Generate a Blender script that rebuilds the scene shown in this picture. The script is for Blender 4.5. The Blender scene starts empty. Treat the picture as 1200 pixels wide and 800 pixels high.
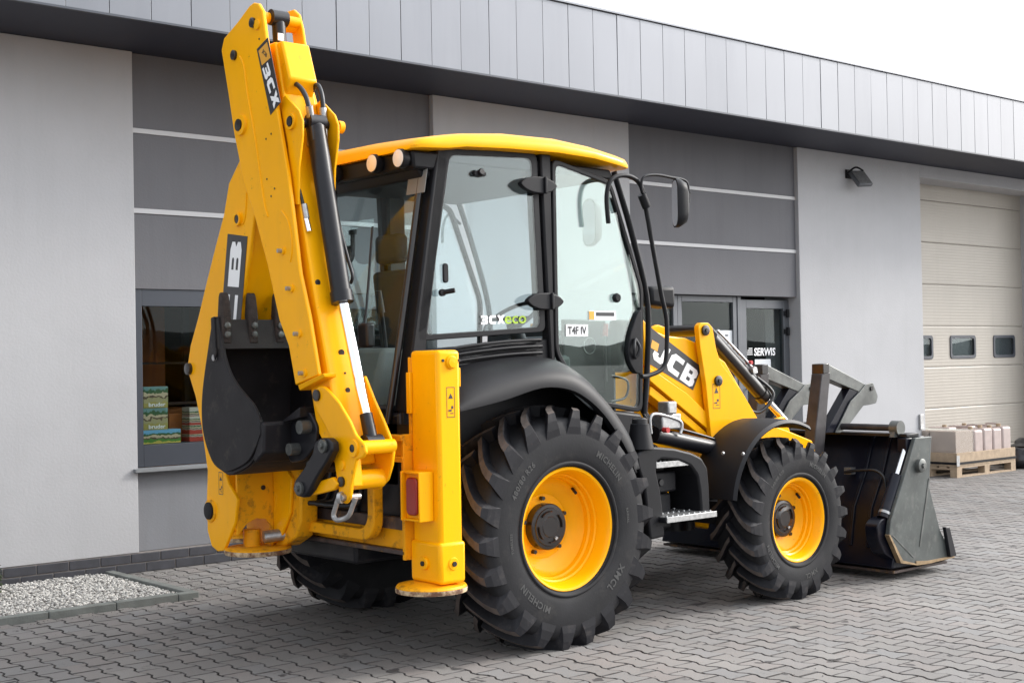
import bpy, bmesh, math, random
import numpy as np
from mathutils import Vector, Matrix
random.seed(7)
R = math.radians
PI = math.pi
# ------------------------------------------------------------------ camera
scene = bpy.context.scene
COL = scene.collection
FOC = 1580.0                       # focal length in pixels of a 1200 x 800 picture
YAW = math.atan(1843 / FOC)
ROLL = -0.0185
PITCH = math.atan(23.0 / FOC)
CAM = np.array([-5.22, -6.75, 1.63])
_f = np.array([math.cos(YAW)*math.cos(PITCH), math.sin(YAW)*math.cos(PITCH), math.sin(PITCH)])
_r0 = np.array([math.sin(YAW), -math.cos(YAW), 0.0])
_u0 = np.cross(_r0, _f)
_c, _s = math.cos(ROLL), math.sin(ROLL)
_r = _c*_r0 + _s*_u0
_u = -_s*_r0 + _c*_u0
cd = bpy.data.cameras.new('camera')
cam = bpy.data.objects.new('camera', cd)
COL.objects.link(cam)
cd.sensor_width = 36.0
cd.lens = FOC / 1200 * 36.0
cd.clip_start = 0.05
cd.clip_end = 3000
cam.matrix_world = Matrix(((_r[0], _u[0], -_f[0], CAM[0]), (_r[1], _u[1], -_f[1], CAM[1]), (_r[2], _u[2], -_f[2], CAM[2]), (0, 0, 0, 1)))
scene.camera = cam

def at(px, py, X=None, Y=None, Z=None):
    """point where the sight line of a photo pixel meets a real plane"""
    d = _f + (px-600)/FOC*_r - (py-400)/FOC*_u
    if X is not None: t = (X-CAM[0])/d[0]
    elif Y is not None: t = (Y-CAM[1])/d[1]
    else: t = (Z-CAM[2])/d[2]
    return CAM + t*d
def proj(p):
    v = np.asarray(p, float) - CAM
    d = v @ _f
    return 600+FOC*(v @ _r)/d, 400-FOC*(v @ _u)/d, d
def yz(pts, X):
    return [tuple(at(a, b, X=X)[1:]) for a, b in pts]
def xz(pts, Y):
    return [(float(at(a, b, Y=Y)[0]), float(at(a, b, Y=Y)[2])) for a, b in pts]

# ------------------------------------------------------------------ light
SUN_EL, SUN_AZ = R(29), R(-21)        # azimuth from +X towards +Y
sdir = Vector((math.cos(SUN_EL)*math.cos(SUN_AZ), math.cos(SUN_EL)*math.sin(SUN_AZ), math.sin(SUN_EL)))
W = bpy.data.worlds.new('World')
scene.world = W
W.use_nodes = True
nt = W.node_tree
nt.nodes.clear()
out = nt.nodes.new('ShaderNodeOutputWorld')
sky = nt.nodes.new('ShaderNodeTexSky')
sky.sky_type = 'NISHITA'
sky.sun_disc = False
sky.sun_elevation = SUN_EL
sky.sun_rotation = PI/2 - SUN_AZ
sky.dust_density = 4
sky.air_density = 1.0
bg1 = nt.nodes.new('ShaderNodeBackground'); bg1.inputs[1].default_value = 0.05
nt.links.new(sky.outputs[0], bg1.inputs[0])
# thin white overcast, brighter round the veiled sun
tc = nt.nodes.new('ShaderNodeTexCoord')
dot = nt.nodes.new('ShaderNodeVectorMath'); dot.operation = 'DOT_PRODUCT'
nt.links.new(tc.outputs['Generated'], dot.inputs[0]); dot.inputs[1].default_value = sdir
mr = nt.nodes.new('ShaderNodeMapRange'); mr.inputs[1].default_value = 0.1; mr.inputs[2].default_value = 1.0
mr.inputs[3].default_value = 0.0; mr.inputs[4].default_value = 1.0
nt.links.new(dot.outputs['Value'], mr.inputs[0])
pw = nt.nodes.new('ShaderNodeMath'); pw.operation = 'POWER'; pw.inputs[1].default_value = 3.6
nt.links.new(mr.outputs[0], pw.inputs[0])
ma = nt.nodes.new('ShaderNodeMath'); ma.operation = 'MULTIPLY_ADD'; ma.inputs[1].default_value = 3.9; ma.inputs[2].default_value = 1.10
nt.links.new(pw.outputs[0], ma.inputs[0])
bg2 = nt.nodes.new('ShaderNodeBackground'); bg2.inputs[0].default_value = (0.93, 0.96, 1.0, 1)
nt.links.new(ma.outputs[0], bg2.inputs[1])
add = nt.nodes.new('ShaderNodeAddShader')
nt.links.new(bg1.outputs[0], add.inputs[0]); nt.links.new(bg2.outputs[0], add.inputs[1])
nt.links.new(add.outputs[0], out.inputs[0])
sl = bpy.data.lights.new('sun', 'SUN')
sl.energy = 2.3
sl.angle = R(9)
sl.color = (1.0, 0.955, 0.89)
sun = bpy.data.objects.new('sun', sl)
COL.objects.link(sun)
sun.rotation_euler = sdir.to_track_quat('Z', 'Y').to_euler()
vs = scene.view_settings
vs.view_transform = 'Standard'; vs.look = 'None'; vs.exposure = 0.15; vs.gamma = 1.0
scene.cycles.max_bounces = 10
scene.cycles.transparent_max_bounces = 16

# ------------------------------------------------------------------ materials
def mat(name, col, rough=0.5, metal=0.0, var=0.0, vscale=3.0, bump=0.0, bscale=60.0, coat=0.0, dirt=None, dirt_amt=0.5, dscale=6.0, spec=0.5, dlo=0.55, dhi=0.75):
    m = bpy.data.materials.new(name); m.use_nodes = True
    n = m.node_tree.nodes; l = m.node_tree.links
    b = n['Principled BSDF']
    b.inputs['Base Color'].default_value = (*col, 1)
    b.inputs['Roughness'].default_value = rough
    b.inputs['Metallic'].default_value = metal
    b.inputs['Specular IOR Level'].default_value = spec
    if coat: b.inputs['Coat Weight'].default_value = coat; b.inputs['Coat Roughness'].default_value = 0.12
    g = n.new('ShaderNodeNewGeometry')
    last = None
    if var:
        t = n.new('ShaderNodeTexNoise'); t.inputs['Scale'].default_value = vscale; t.inputs['Detail'].default_value = 6
        l.new(g.outputs['Position'], t.inputs['Vector'])
        r = n.new('ShaderNodeMapRange'); r.inputs[1].default_value = 0.3; r.inputs[2].default_value = 0.7
        r.inputs[3].default_value = 1-var; r.inputs[4].default_value = 1+var
        l.new(t.outputs[0], r.inputs[0])
        mx = n.new('ShaderNodeVectorMath'); mx.operation = 'SCALE'; mx.inputs[0].default_value = col
        l.new(r.outputs[0], mx.inputs['Scale'])
        last = mx.outputs[0]
    if dirt:
        t = n.new('ShaderNodeTexNoise'); t.inputs['Scale'].default_value = dscale; t.inputs['Detail'].default_value = 8; t.inputs['Roughness'].default_value = 0.7
        l.new(g.outputs['Position'], t.inputs['Vector'])
        r = n.new('ShaderNodeMapRange'); r.inputs[1].default_value = dlo; r.inputs[2].default_value = dhi
        r.inputs[4].default_value = dirt_amt
        l.new(t.outputs[0], r.inputs[0])
        mx = n.new('ShaderNodeMixRGB'); mx.inputs[1].default_value = (*col, 1); mx.inputs[2].default_value = (*dirt, 1)
        if last: l.new(last, mx.inputs[1])
        l.new(r.outputs[0], mx.inputs[0])
        last = mx.outputs[0]
    if last: l.new(last, b.inputs['Base Color'])
    if bump:
        t = n.new('ShaderNodeTexNoise'); t.inputs['Scale'].default_value = bscale; t.inputs['Detail'].default_value = 5
        l.new(g.outputs['Position'], t.inputs['Vector'])
        bp = n.new('ShaderNodeBump'); bp.inputs['Strength'].default_value = bump; bp.inputs['Distance'].default_value = 0.01
        l.new(t.outputs[0], bp.inputs['Height']); l.new(bp.outputs[0], b.inputs['Normal'])
    return m
def glass(name, tint, refl, rough=0.02, fmin=0.0):
    m = bpy.data.materials.new(name); m.use_nodes = True
    n = m.node_tree.nodes; l = m.node_tree.links; n.clear()
    o = n.new('ShaderNodeOutputMaterial')
    tr = n.new('ShaderNodeBsdfTransparent'); tr.inputs[0].default_value = (*tint, 1)
    gl = n.new('ShaderNodeBsdfGlossy'); gl.inputs[0].default_value = (0.95, 1, 0.99, 1); gl.inputs['Roughness'].default_value = rough
    lw = n.new('ShaderNodeLayerWeight'); lw.inputs[0].default_value = 0.5
    p5 = n.new('ShaderNodeMath'); p5.operation = 'POWER'; p5.inputs[1].default_value = 4.0
    l.new(lw.outputs['Facing'], p5.inputs[0])
    ml = n.new('ShaderNodeMath'); ml.operation = 'MULTIPLY_ADD'; ml.inputs[1].default_value = refl; ml.inputs[2].default_value = fmin; ml.use_clamp = True
    l.new(p5.outputs[0], ml.inputs[0])
    mx = n.new('ShaderNodeMixShader')
    l.new(ml.outputs[0], mx.inputs[0]); l.new(tr.outputs[0], mx.inputs[1]); l.new(gl.outputs[0], mx.inputs[2])
    l.new(mx.outputs[0], o.inputs[0])
    return m
M = {}
M['yellow'] = mat('yellow_paint', (0.97, 0.438, 0.002), 0.30, var=0.05, vscale=1.5, coat=0.08, spec=0.15, dirt=(0.10, 0.05, 0.02), dirt_amt=0.6, dscale=16, dlo=0.635, dhi=0.73, bump=0.015, bscale=12)
M['yellow_worn'] = mat('worn_yellow_paint', (0.84, 0.37, 0.006), 0.5, var=0.08, coat=0.05, spec=0.2, dirt=(0.10, 0.055, 0.02), dirt_amt=0.6, dscale=14, dlo=0.52, dhi=0.66, bump=0.04, bscale=25)
M['rust'] = mat('rusty_steel', (0.16, 0.075, 0.04), 0.8, var=0.3, vscale=15, dirt=(0.62, 0.48, 0.30), dirt_amt=0.9, dscale=16, dlo=.45, dhi=.6, bump=0.2, bscale=60)
M['steelworn'] = mat('scraped_steel', (0.075, 0.055, 0.05), 0.55, 0.3, var=0.4, vscale=12, dirt=(0.55, 0.27, 0.03), dirt_amt=0.6, dscale=9, bump=0.1)
M['blackplastic'] = mat('black_plastic', (0.010, 0.010, 0.012), 0.48, spec=0.22, var=0.15, vscale=5, bump=0.05, bscale=220)
M['blackpaint'] = mat('black_paint', (0.009, 0.009, 0.012), 0.36, spec=0.35, var=0.2, dirt=(0.07, 0.065, 0.06), dirt_amt=0.35, dscale=5, bump=0.02)
M['bucket'] = mat('dusty_black_bucket', (0.013, 0.012, 0.014), 0.5, spec=0.25, var=0.25, vscale=7, dirt=(0.09, 0.075, 0.06), dirt_amt=0.5, dscale=9, bump=0.06, bscale=30)
M['bucketin'] = mat('dirty_bucket_inside', (0.016, 0.013, 0.012), 0.7, var=0.4, vscale=9, dirt=(0.06, 0.045, 0.03), dirt_amt=0.5, dscale=14, bump=0.1)
M['teeth'] = mat('worn_tooth_steel', (0.035, 0.024, 0.020), 0.8, 0.0, var=0.4, vscale=30, bump=0.5, bscale=120)
M['greymetal'] = mat('scratched_grey_metal', (0.12, 0.125, 0.12), 0.42, 0.55, var=0.3, vscale=8, dirt=(0.3, 0.29, 0.26), dirt_amt=0.4, dscale=18, bump=0.04)
M['bucketside'] = mat('scratched_bucket_side', (0.070, 0.078, 0.075), 0.45, 0.25, var=0.25, vscale=6, dirt=(0.22, 0.23, 0.21), dirt_amt=0.35, dscale=16, bump=0.03)
M['navy'] = mat('blue_black_bucket_back', (0.006, 0.007, 0.014), 0.30, spec=0.3, var=0.3, vscale=3, dirt=(0.06, 0.04, 0.035), dirt_amt=0.4, dscale=4)
M['fork'] = mat('dark_fork_steel', (0.040, 0.036, 0.038), 0.45, 0.15, var=0.3, vscale=12, bump=0.04)
M['brass'] = mat('worn_edge_steel', (0.30, 0.21, 0.12), 0.5, 0.5, var=0.3, vscale=20)
M['chrome'] = mat('chrome_rod', (0.80, 0.80, 0.82), 0.14, 1.0)
M['steel'] = mat('galvanised_steel', (0.42, 0.42, 0.42), 0.42, 0.8, var=0.2, vscale=40)
M['rubber'] = mat('tyre_rubber', (0.016, 0.016, 0.018), 0.66, spec=0.22, var=0.2, vscale=6, dirt=(0.055, 0.05, 0.046), dirt_amt=0.5, dscale=7, bump=0.08, bscale=90)
M['rubberlug'] = mat('tread_rubber', (0.011, 0.011, 0.014), 0.55, spec=0.22, var=0.2, vscale=9, dirt=(0.07, 0.06, 0.055), dirt_amt=0.6, dscale=9, bump=0.06, bscale=70)
M['lugtop'] = mat('dusty_tread_surface', (0.085, 0.068, 0.060), 0.8, var=0.3, vscale=14, dirt=(0.03, 0.028, 0.028), dirt_amt=0.7, dscale=10, bump=0.08)
M['rubbertext'] = mat('raised_rubber_lettering', (0.040, 0.040, 0.040), 0.5)
M['hub'] = mat('brown_black_hub', (0.012, 0.010, 0.010), 0.30, 0.0, var=0.3, vscale=12, coat=0.3)
M['hose'] = mat('black_hose', (0.012, 0.012, 0.014), 0.4)
M['redlens'] = mat('red_reflector', (0.30, 0.012, 0.010), 0.22, coat=0.5, bump=0.3, bscale=250)
M['lamp'] = mat('lamp_lens', (0.80, 0.78, 0.74), 0.15, 0.0, coat=0.8, bump=0.3, bscale=120)
M['white'] = mat('white_print', (0.88, 0.88, 0.88), 0.4)
M['green'] = mat('lime_print', (0.42, 0.62, 0.03), 0.4)
M['decal'] = mat('charcoal_decal', (0.035, 0.035, 0.038), 0.35)
M['decaly'] = mat('orange_decal', (0.75, 0.36, 0.04), 0.4)
M['decalred'] = mat('red_print', (0.45, 0.03, 0.03), 0.4)
M['seat'] = mat('grey_seat_fabric', (0.055, 0.060, 0.065), 0.9, bump=0.2, bscale=200)
M['interior'] = mat('dark_grey_cab_trim', (0.045, 0.050, 0.055), 0.7, var=0.1)
M['interiorlight'] = mat('light_grey_cab_trim', (0.20, 0.21, 0.21), 0.7, var=0.1)
M['cabglass'] = glass('tinted_cab_glass', (0.88, 0.93, 0.94), 0.8, 0.01, 0.045)
M['rearglass'] = glass('rear_cab_glass', (0.90, 0.95, 0.94), 0.7, 0.01, 0.018)
M['doorglass'] = glass('hazy_cab_door_glass', (0.88, 0.95, 0.92), 0.8, 0.01, 0.088)
M['shopglass'] = glass('shop_window_glass', (0.80, 0.84, 0.84), 0.6, 0.005, 0.012)
M['mirrorglass'] = mat('mirror_back_glass', (0.45, 0.55, 0.60), 0.1, 0.9)
M['mirrordark'] = mat('dark_mirror_glass', (0.25, 0.27, 0.30), 0.08, 0.95)
M['frame'] = mat('anthracite_window_frame', (0.050, 0.056, 0.070), 0.4, 0.2, var=0.05)
M['frame2'] = mat('grey_door_frame', (0.12, 0.127, 0.14), 0.4, 0.3, var=0.05)
M['plaster'] = mat('light_grey_plaster', (0.425, 0.425, 0.438), 0.9, var=0.04, vscale=1.3, bump=0.2, bscale=45, dirt=(0.34, 0.34, 0.345), dirt_amt=0.35, dscale=1.1, dlo=0.5, dhi=0.8)
M['darkplaster'] = mat('dark_grey_plaster', (0.135, 0.135, 0.146), 0.8, var=0.05, vscale=1.5, bump=0.15, bscale=60)
M['lowplaster'] = mat('mid_grey_plaster', (0.185, 0.19, 0.205), 0.8, var=0.06, vscale=2, bump=0.15, bscale=60)
M['sill'] = mat('grey_sill_sheet', (0.22, 0.23, 0.24), 0.5, 0.2)
M['strip'] = mat('white_trim', (0.50, 0.50, 0.51), 0.5)
M['fascia'] = mat('grey_metal_cladding', (0.162, 0.168, 0.183), 0.32, 0.70, var=0.04, vscale=0.8, bump=0.02, bscale=3)
M['fasciaseam'] = mat('seam_metal', (0.09, 0.095, 0.105), 0.5, 0.3)
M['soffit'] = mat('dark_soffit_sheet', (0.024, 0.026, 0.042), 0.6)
M['brick'] = mat('anthracite_clinker', (0.040, 0.041, 0.050), 0.6, var=0.25, vscale=9, bump=0.1, bscale=50)
M['mortar'] = mat('pale_mortar', (0.22, 0.20, 0.19), 0.9, var=0.15, vscale=20)
M['kerb'] = mat('kerb_concrete', (0.155, 0.165, 0.155), 0.9, var=0.2, vscale=8, bump=0.3, bscale=80, dirt=(0.10, 0.09, 0.08), dirt_amt=0.5, dscale=10)
M['gravelbase'] = mat('gravel_bed_soil', (0.16, 0.15, 0.14), 0.95, var=0.4, vscale=50, bump=0.5)
M['farground'] = mat('far_yard_concrete', (0.185, 0.178, 0.172), 0.9, var=0.15, vscale=1.5, bump=0.1, dirt=(0.10, 0.095, 0.09), dirt_amt=0.5, dscale=.8)
M['joint'] = mat('paving_joint_sand', (0.018, 0.015, 0.014), 0.95, var=0.3, vscale=15)
M['paverrim'] = mat('soiled_block_rim', (0.130, 0.122, 0.118), 0.9, var=0.3, vscale=12, dirt=(0.045, 0.04, 0.038), dirt_amt=0.9, dscale=5, dlo=.42, dhi=.6)
M['beige'] = mat('beige_steel_door', (0.42, 0.385, 0.335), 0.5, 0.0, var=0.03, vscale=2, bump=0.02)
M['wood'] = mat('pallet_wood', (0.38, 0.285, 0.195), 0.8, var=0.15, vscale=15, bump=0.2)
M['carton'] = mat('brown_carton', (0.44, 0.35, 0.29), 0.8, var=0.1)
M['orangebox'] = mat('orange_carton', (0.42, 0.13, 0.03), 0.7, var=0.1)
M['wrap'] = glass('stretch_film', (0.93, 0.93, 0.93), .8, 0.25, 0.10)
M['canister'] = mat('translucent_canister', (0.42, 0.34, 0.315), 0.35, var=0.1, vscale=10)
M['sack'] = mat('black_sack', (0.02, 0.02, 0.025), 0.3, bump=0.4, bscale=14)
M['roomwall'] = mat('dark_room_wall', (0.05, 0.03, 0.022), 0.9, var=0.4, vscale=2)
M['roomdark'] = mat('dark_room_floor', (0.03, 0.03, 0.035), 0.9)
M['paper'] = mat('white_paper', (0.7, 0.72, 0.74), 0.8)
M['leaf'] = mat('dark_leaf', (0.035, 0.05, 0.02), 0.7, var=0.5, vscale=30)
M['hill'] = mat('wooded_hill', (0.085, 0.095, 0.085), 0.95, var=0.4, vscale=.15)
M['bark'] = mat('brown_bark', (0.08, 0.05, 0.03), 0.9)

def weather(m, dark, amt, lo=0.5, hi=0.75, sc=(5, 5, .35)):
    # rain streaks: noise stretched down the wall, mixed into the existing colour
    n = m.node_tree.nodes; l = m.node_tree.links; b = n['Principled BSDF']
    g = n.new('ShaderNodeNewGeometry'); mp = n.new('ShaderNodeMapping'); mp.inputs['Scale'].default_value = sc
    l.new(g.outputs['Position'], mp.inputs['Vector'])
    t = n.new('ShaderNodeTexNoise'); t.inputs['Scale'].default_value = 1.6; t.inputs['Detail'].default_value = 7; t.inputs['Roughness'].default_value = .65
    l.new(mp.outputs[0], t.inputs['Vector'])
    r = n.new('ShaderNodeMapRange'); r.inputs[1].default_value = lo; r.inputs[2].default_value = hi; r.inputs[4].default_value = amt
    l.new(t.outputs[0], r.inputs[0])
    mx = n.new('ShaderNodeMixRGB'); mx.inputs[2].default_value = (*dark, 1)
    src = b.inputs['Base Color'].links[0].from_socket if b.inputs['Base Color'].links else None
    if src: l.new(src, mx.inputs[1])
    else: mx.inputs[1].default_value = b.inputs['Base Color'].default_value
    l.new(r.outputs[0], mx.inputs[0]); l.new(mx.outputs[0], b.inputs['Base Color'])
weather(M['plaster'], (0.33, 0.33, 0.335), .16)
weather(M['darkplaster'], (0.10, 0.10, 0.108), .3)
weather(M['lowplaster'], (0.15, 0.15, 0.155), .3)
weather(M['fascia'], (0.12, 0.125, 0.14), .3, sc=(2.5, 2.5, .3))
weather(M['beige'], (0.33, 0.30, 0.26), .25)
weather(M['bucketside'], (0.15, 0.15, 0.14), .5, .55, .7, (9, 9, 6))
weather(M['yellow'], (0.66, 0.31, 0.03), .18, .52, .75, (6, 6, 1.5))
def paving_material():
    m = bpy.data.materials.new('concrete_paving'); m.use_nodes = True
    n = m.node_tree.nodes; l = m.node_tree.links; b = n['Principled BSDF']
    g = n.new('ShaderNodeNewGeometry')
    at_ = n.new('ShaderNodeAttribute'); at_.attribute_name = 'tone'; at_.attribute_type = 'GEOMETRY'
    oi = n.new('ShaderNodeObjectInfo')
    wn = n.new('ShaderNodeTexWhiteNoise'); wn.noise_dimensions = '2D'
    cx = n.new('ShaderNodeCombineXYZ'); l.new(at_.outputs['Fac'], cx.inputs[0]); l.new(oi.outputs['Random'], cx.inputs[1])
    l.new(cx.outputs[0], wn.inputs['Vector'])
    ramp = n.new('ShaderNodeValToRGB')
    e = ramp.color_ramp.elements
    e[0].position = 0; e[0].color = (0.176, 0.168, 0.165, 1)
    e[1].position = 1; e[1].color = (0.214, 0.205, 0.198, 1)
    k = e.new(0.25); k.color = (0.192, 0.185, 0.180, 1)
    k = e.new(0.6); k.color = (0.203, 0.188, 0.182, 1)
    k = e.new(0.8); k.color = (0.188, 0.187, 0.189, 1)
    l.new(wn.outputs['Value'], ramp.inputs[0])
    big = n.new('ShaderNodeTexNoise'); big.inputs['Scale'].default_value = 0.55; big.inputs['Detail'].default_value = 5
    l.new(g.outputs['Position'], big.inputs['Vector'])
    r1 = n.new('ShaderNodeMapRange'); r1.inputs[1].default_value = 0.3; r1.inputs[2].default_value = 0.7; r1.inputs[3].default_value = 0.80; r1.inputs[4].default_value = 1.14
    l.new(big.outputs[0], r1.inputs[0])
    fine = n.new('ShaderNodeTexNoise'); fine.inputs['Scale'].default_value = 160; fine.inputs['Detail'].default_value = 3
    l.new(g.outputs['Position'], fine.inputs['Vector'])
    r2 = n.new('ShaderNodeMapRange'); r2.inputs[1].default_value = 0.3; r2.inputs[2].default_value = 0.7; r2.inputs[3].default_value = 0.86; r2.inputs[4].default_value = 1.12
    l.new(fine.outputs[0], r2.inputs[0])
    mu = n.new('ShaderNodeMath'); mu.operation = 'MULTIPLY'; l.new(r1.outputs[0], mu.inputs[0]); l.new(r2.outputs[0], mu.inputs[1])
    sc = n.new('ShaderNodeVectorMath'); sc.operation = 'SCALE'; l.new(ramp.outputs[0], sc.inputs[0]); l.new(mu.outputs[0], sc.inputs['Scale'])
    # oil spots and tyre dust
    st = n.new('ShaderNodeTexNoise'); st.inputs['Scale'].default_value = 3.2; st.inputs['Detail'].default_value = 9; st.inputs['Roughness'].default_value = 0.72
    l.new(g.outputs['Position'], st.inputs['Vector'])
    r3 = n.new('ShaderNodeMapRange'); r3.inputs[1].default_value = 0.585; r3.inputs[2].default_value = 0.68; r3.inputs[4].default_value = 0.7
    l.new(st.outputs[0], r3.inputs[0])
    mx = n.new('ShaderNodeMixRGB'); mx.inputs[2].default_value = (0.07, 0.066, 0.066, 1)
    l.new(sc.outputs[0], mx.inputs[1]); l.new(r3.outputs[0], mx.inputs[0]); l.new(mx.outputs[0], b.inputs['Base Color'])
    ol = n.new('ShaderNodeTexNoise'); ol.inputs['Scale'].default_value = 5.5; ol.inputs['Detail'].default_value = 3; ol.inputs['Roughness'].default_value = .5
    mpo = n.new('ShaderNodeMapping'); mpo.inputs['Location'].default_value = (3.1, 7.7, 0); l.new(g.outputs['Position'], mpo.inputs['Vector']); l.new(mpo.outputs[0], ol.inputs['Vector'])
    r4 = n.new('ShaderNodeMapRange'); r4.inputs[1].default_value = 0.655; r4.inputs[2].default_value = 0.675; r4.inputs[4].default_value = 0.85
    l.new(ol.outputs[0], r4.inputs[0])
    mx2 = n.new('ShaderNodeMixRGB'); mx2.inputs[2].default_value = (0.028, 0.025, 0.026, 1)
    l.new(mx.outputs[0], mx2.inputs[1]); l.new(r4.outputs[0], mx2.inputs[0])
    wm = n.new('ShaderNodeVectorMath'); wm.operation = 'MULTIPLY'; wm.inputs[1].default_value = (1.06, 1.04, 1.01); l.new(mx2.outputs[0], wm.inputs[0])
    l.new(wm.outputs[0], b.inputs['Base Color'])
    b.inputs['Roughness'].default_value = 0.82
    bp = n.new('ShaderNodeBump'); bp.inputs['Strength'].default_value = 0.25; bp.inputs['Distance'].default_value = 0.004
    l.new(fine.outputs[0], bp.inputs['Height']); l.new(bp.outputs[0], b.inputs['Normal'])
    return m
M['paver'] = paving_material()
def toy_box_material(name, sky_c, mid_c, low_c, z0, z1):
    m = bpy.data.materials.new(name); m.use_nodes = True
    n = m.node_tree.nodes; l = m.node_tree.links; b = n['Principled BSDF']
    g = n.new('ShaderNodeNewGeometry'); sp = n.new('ShaderNodeSeparateXYZ'); l.new(g.outputs['Position'], sp.inputs[0])
    t = n.new('ShaderNodeTexNoise'); t.inputs['Scale'].default_value = 22; t.inputs['Detail'].default_value = 4; l.new(g.outputs['Position'], t.inputs['Vector'])
    mrr = n.new('ShaderNodeMapRange'); mrr.inputs[1].default_value = z0; mrr.inputs[2].default_value = z1; l.new(sp.outputs[2], mrr.inputs[0])
    ad = n.new('ShaderNodeMath'); ad.operation = 'MULTIPLY_ADD'; ad.inputs[1].default_value = 0.5; ad.inputs[2].default_value = -0.25
    l.new(t.outputs[0], ad.inputs[0]); a2 = n.new('ShaderNodeMath'); l.new(ad.outputs[0], a2.inputs[0]); l.new(mrr.outputs[0], a2.inputs[1])
    ra = n.new('ShaderNodeValToRGB'); ra.color_ramp.interpolation = 'CONSTANT'; e = ra.color_ramp.elements
    e[0].position = 0; e[0].color = (*low_c, 1); e[1].position = 0.86; e[1].color = (*sky_c, 1)
    k = e.new(0.28); k.color = (*mid_c, 1); k = e.new(0.46); k.color = (0.12, 0.08, 0.05, 1); k = e.new(0.55); k.color = (0.55, 0.45, 0.3, 1); k = e.new(0.72); k.color = (0.05, 0.12, 0.05, 1)
    l.new(a2.outputs[0], ra.inputs[0]); l.new(ra.outputs[0], b.inputs['Base Color']); b.inputs['Roughness'].default_value = 0.3
    return m

# ------------------------------------------------------------------ helpers
WP = {}                                # world position of every object's origin
def wpos(o): return WP.get(o.name, Vector((0, 0, 0))) if o is not None else Vector((0, 0, 0))
def thing(name, label, cat, loc=(0, 0, 0), group=None):
    o = bpy.data.objects.new(name, None); COL.objects.link(o)
    o.location = loc; o.empty_display_size = 0.2; WP[o.name] = Vector(loc)
    o['label'] = label; o['category'] = cat
    if group: o['group'] = group
    return o
def tag(o, label=None, cat=None, group=None, kind=None):
    if label: o['label'] = label
    if cat: o['category'] = cat
    if group: o['group'] = group
    if kind: o['kind'] = kind
    return o
def link_mesh(name, me, parent, centre):
    while parent is not None and parent.parent is not None and parent.parent.parent is not None:
        parent = parent.parent                  # thing > part > sub-part, never deeper
    o = bpy.data.objects.new(name, me); COL.objects.link(o)
    pw_ = wpos(parent)
    o.location = Vector(centre) - pw_
    WP[o.name] = Vector(centre)
    if parent is not None: o.parent = parent
    return o
def obj(name, vf, material, parent=None, smooth=None, bevel=0.0, seg=2, label=None):
    v, f = vf
    v = np.asarray([tuple(map(float, p)) for p in v])
    c = (v.min(0)+v.max(0))/2
    me = bpy.data.meshes.new(name)
    me.from_pydata((v-c).tolist(), [], f)
    me.validate()
    bm = bmesh.new(); bm.from_mesh(me); bmesh.ops.recalc_face_normals(bm, faces=bm.faces); bm.to_mesh(me); bm.free()
    if isinstance(material, str): material = M[material]
    me.materials.append(material)
    o = link_mesh(name, me, parent, c)
    if bevel:
        md = o.modifiers.new('bevel', 'BEVEL'); md.width = bevel; md.segments = seg; md.limit_method = 'ANGLE'; md.angle_limit = R(35)
        smooth = 40 if smooth is None else smooth
    if smooth is not None:
        try: me.shade_smooth()
        except Exception: pass
        me.set_sharp_from_angle(angle=R(smooth)) if hasattr(me, 'set_sharp_from_angle') else None
    if label: o['label'] = label
    return o
def join(*parts):
    V, F = [], []
    for v, f in parts:
        k = len(V); V += [tuple(p) for p in v]; F += [tuple(i+k for i in q) for q in f]
    return V, F
def box(x0, x1, y0, y1, z0, z1):
    v = [(x, y, z) for x in (x0, x1) for y in (y0, y1) for z in (z0, z1)]
    return v, [(0, 1, 3, 2), (4, 6, 7, 5), (0, 4, 5, 1), (2, 3, 7, 6), (0, 2, 6, 4), (1, 5, 7, 3)]
def hexa(p):      # 8 points: bottom ring 4 then top ring 4
    return list(p), [(0, 1, 2, 3), (4, 5, 6, 7), (0, 1, 5, 4), (1, 2, 6, 5), (2, 3, 7, 6), (3, 0, 4, 7)]
def prism(poly, axis, a, b):
    n = len(poly)
    def P(p, t):
        if axis == 'x': return (t, p[0], p[1])
        if axis == 'y': return (p[0], t, p[1])
        return (p[0], p[1], t)
    v = [P(p, a) for p in poly]+[P(p, b) for p in poly]
    return v, [tuple(range(n)), tuple(range(2*n-1, n-1, -1))]+[(i, (i+1) % n, n+(i+1) % n, n+i) for i in range(n)]
def cyl(p0, p1, r0, r1=None, n=20, cap=True):
    r1 = r0 if r1 is None else r1
    p0, p1 = Vector(p0), Vector(p1); d = (p1-p0).normalized()
    a = d.orthogonal().normalized(); b = d.cross(a)
    v = []
    for p, r in ((p0, r0), (p1, r1)):
        for i in range(n):
            t = 2*PI*i/n; v.append(tuple(p+a*(r*math.cos(t))+b*(r*math.sin(t))))
    f = [(i, (i+1) % n, n+(i+1) % n, n+i) for i in range(n)]
    if cap: f += [tuple(range(n)), tuple(range(2*n-1, n-1, -1))]
    return v, f
def smoothpath(pts, k=6):
    P = [Vector(p) for p in pts]
    if len(P) < 3: return P
    out_ = []
    for i in range(len(P)-1):
        a = P[max(i-1, 0)]; b = P[i]; c = P[i+1]; d = P[min(i+2, len(P)-1)]
        for j in range(k):
            t = j/k
            out_.append(0.5*((2*b)+(c-a)*t+(2*a-5*b+4*c-d)*t*t+(3*b-a-3*c+d)*t**3))
    out_.append(P[-1])
    return out_
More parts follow.
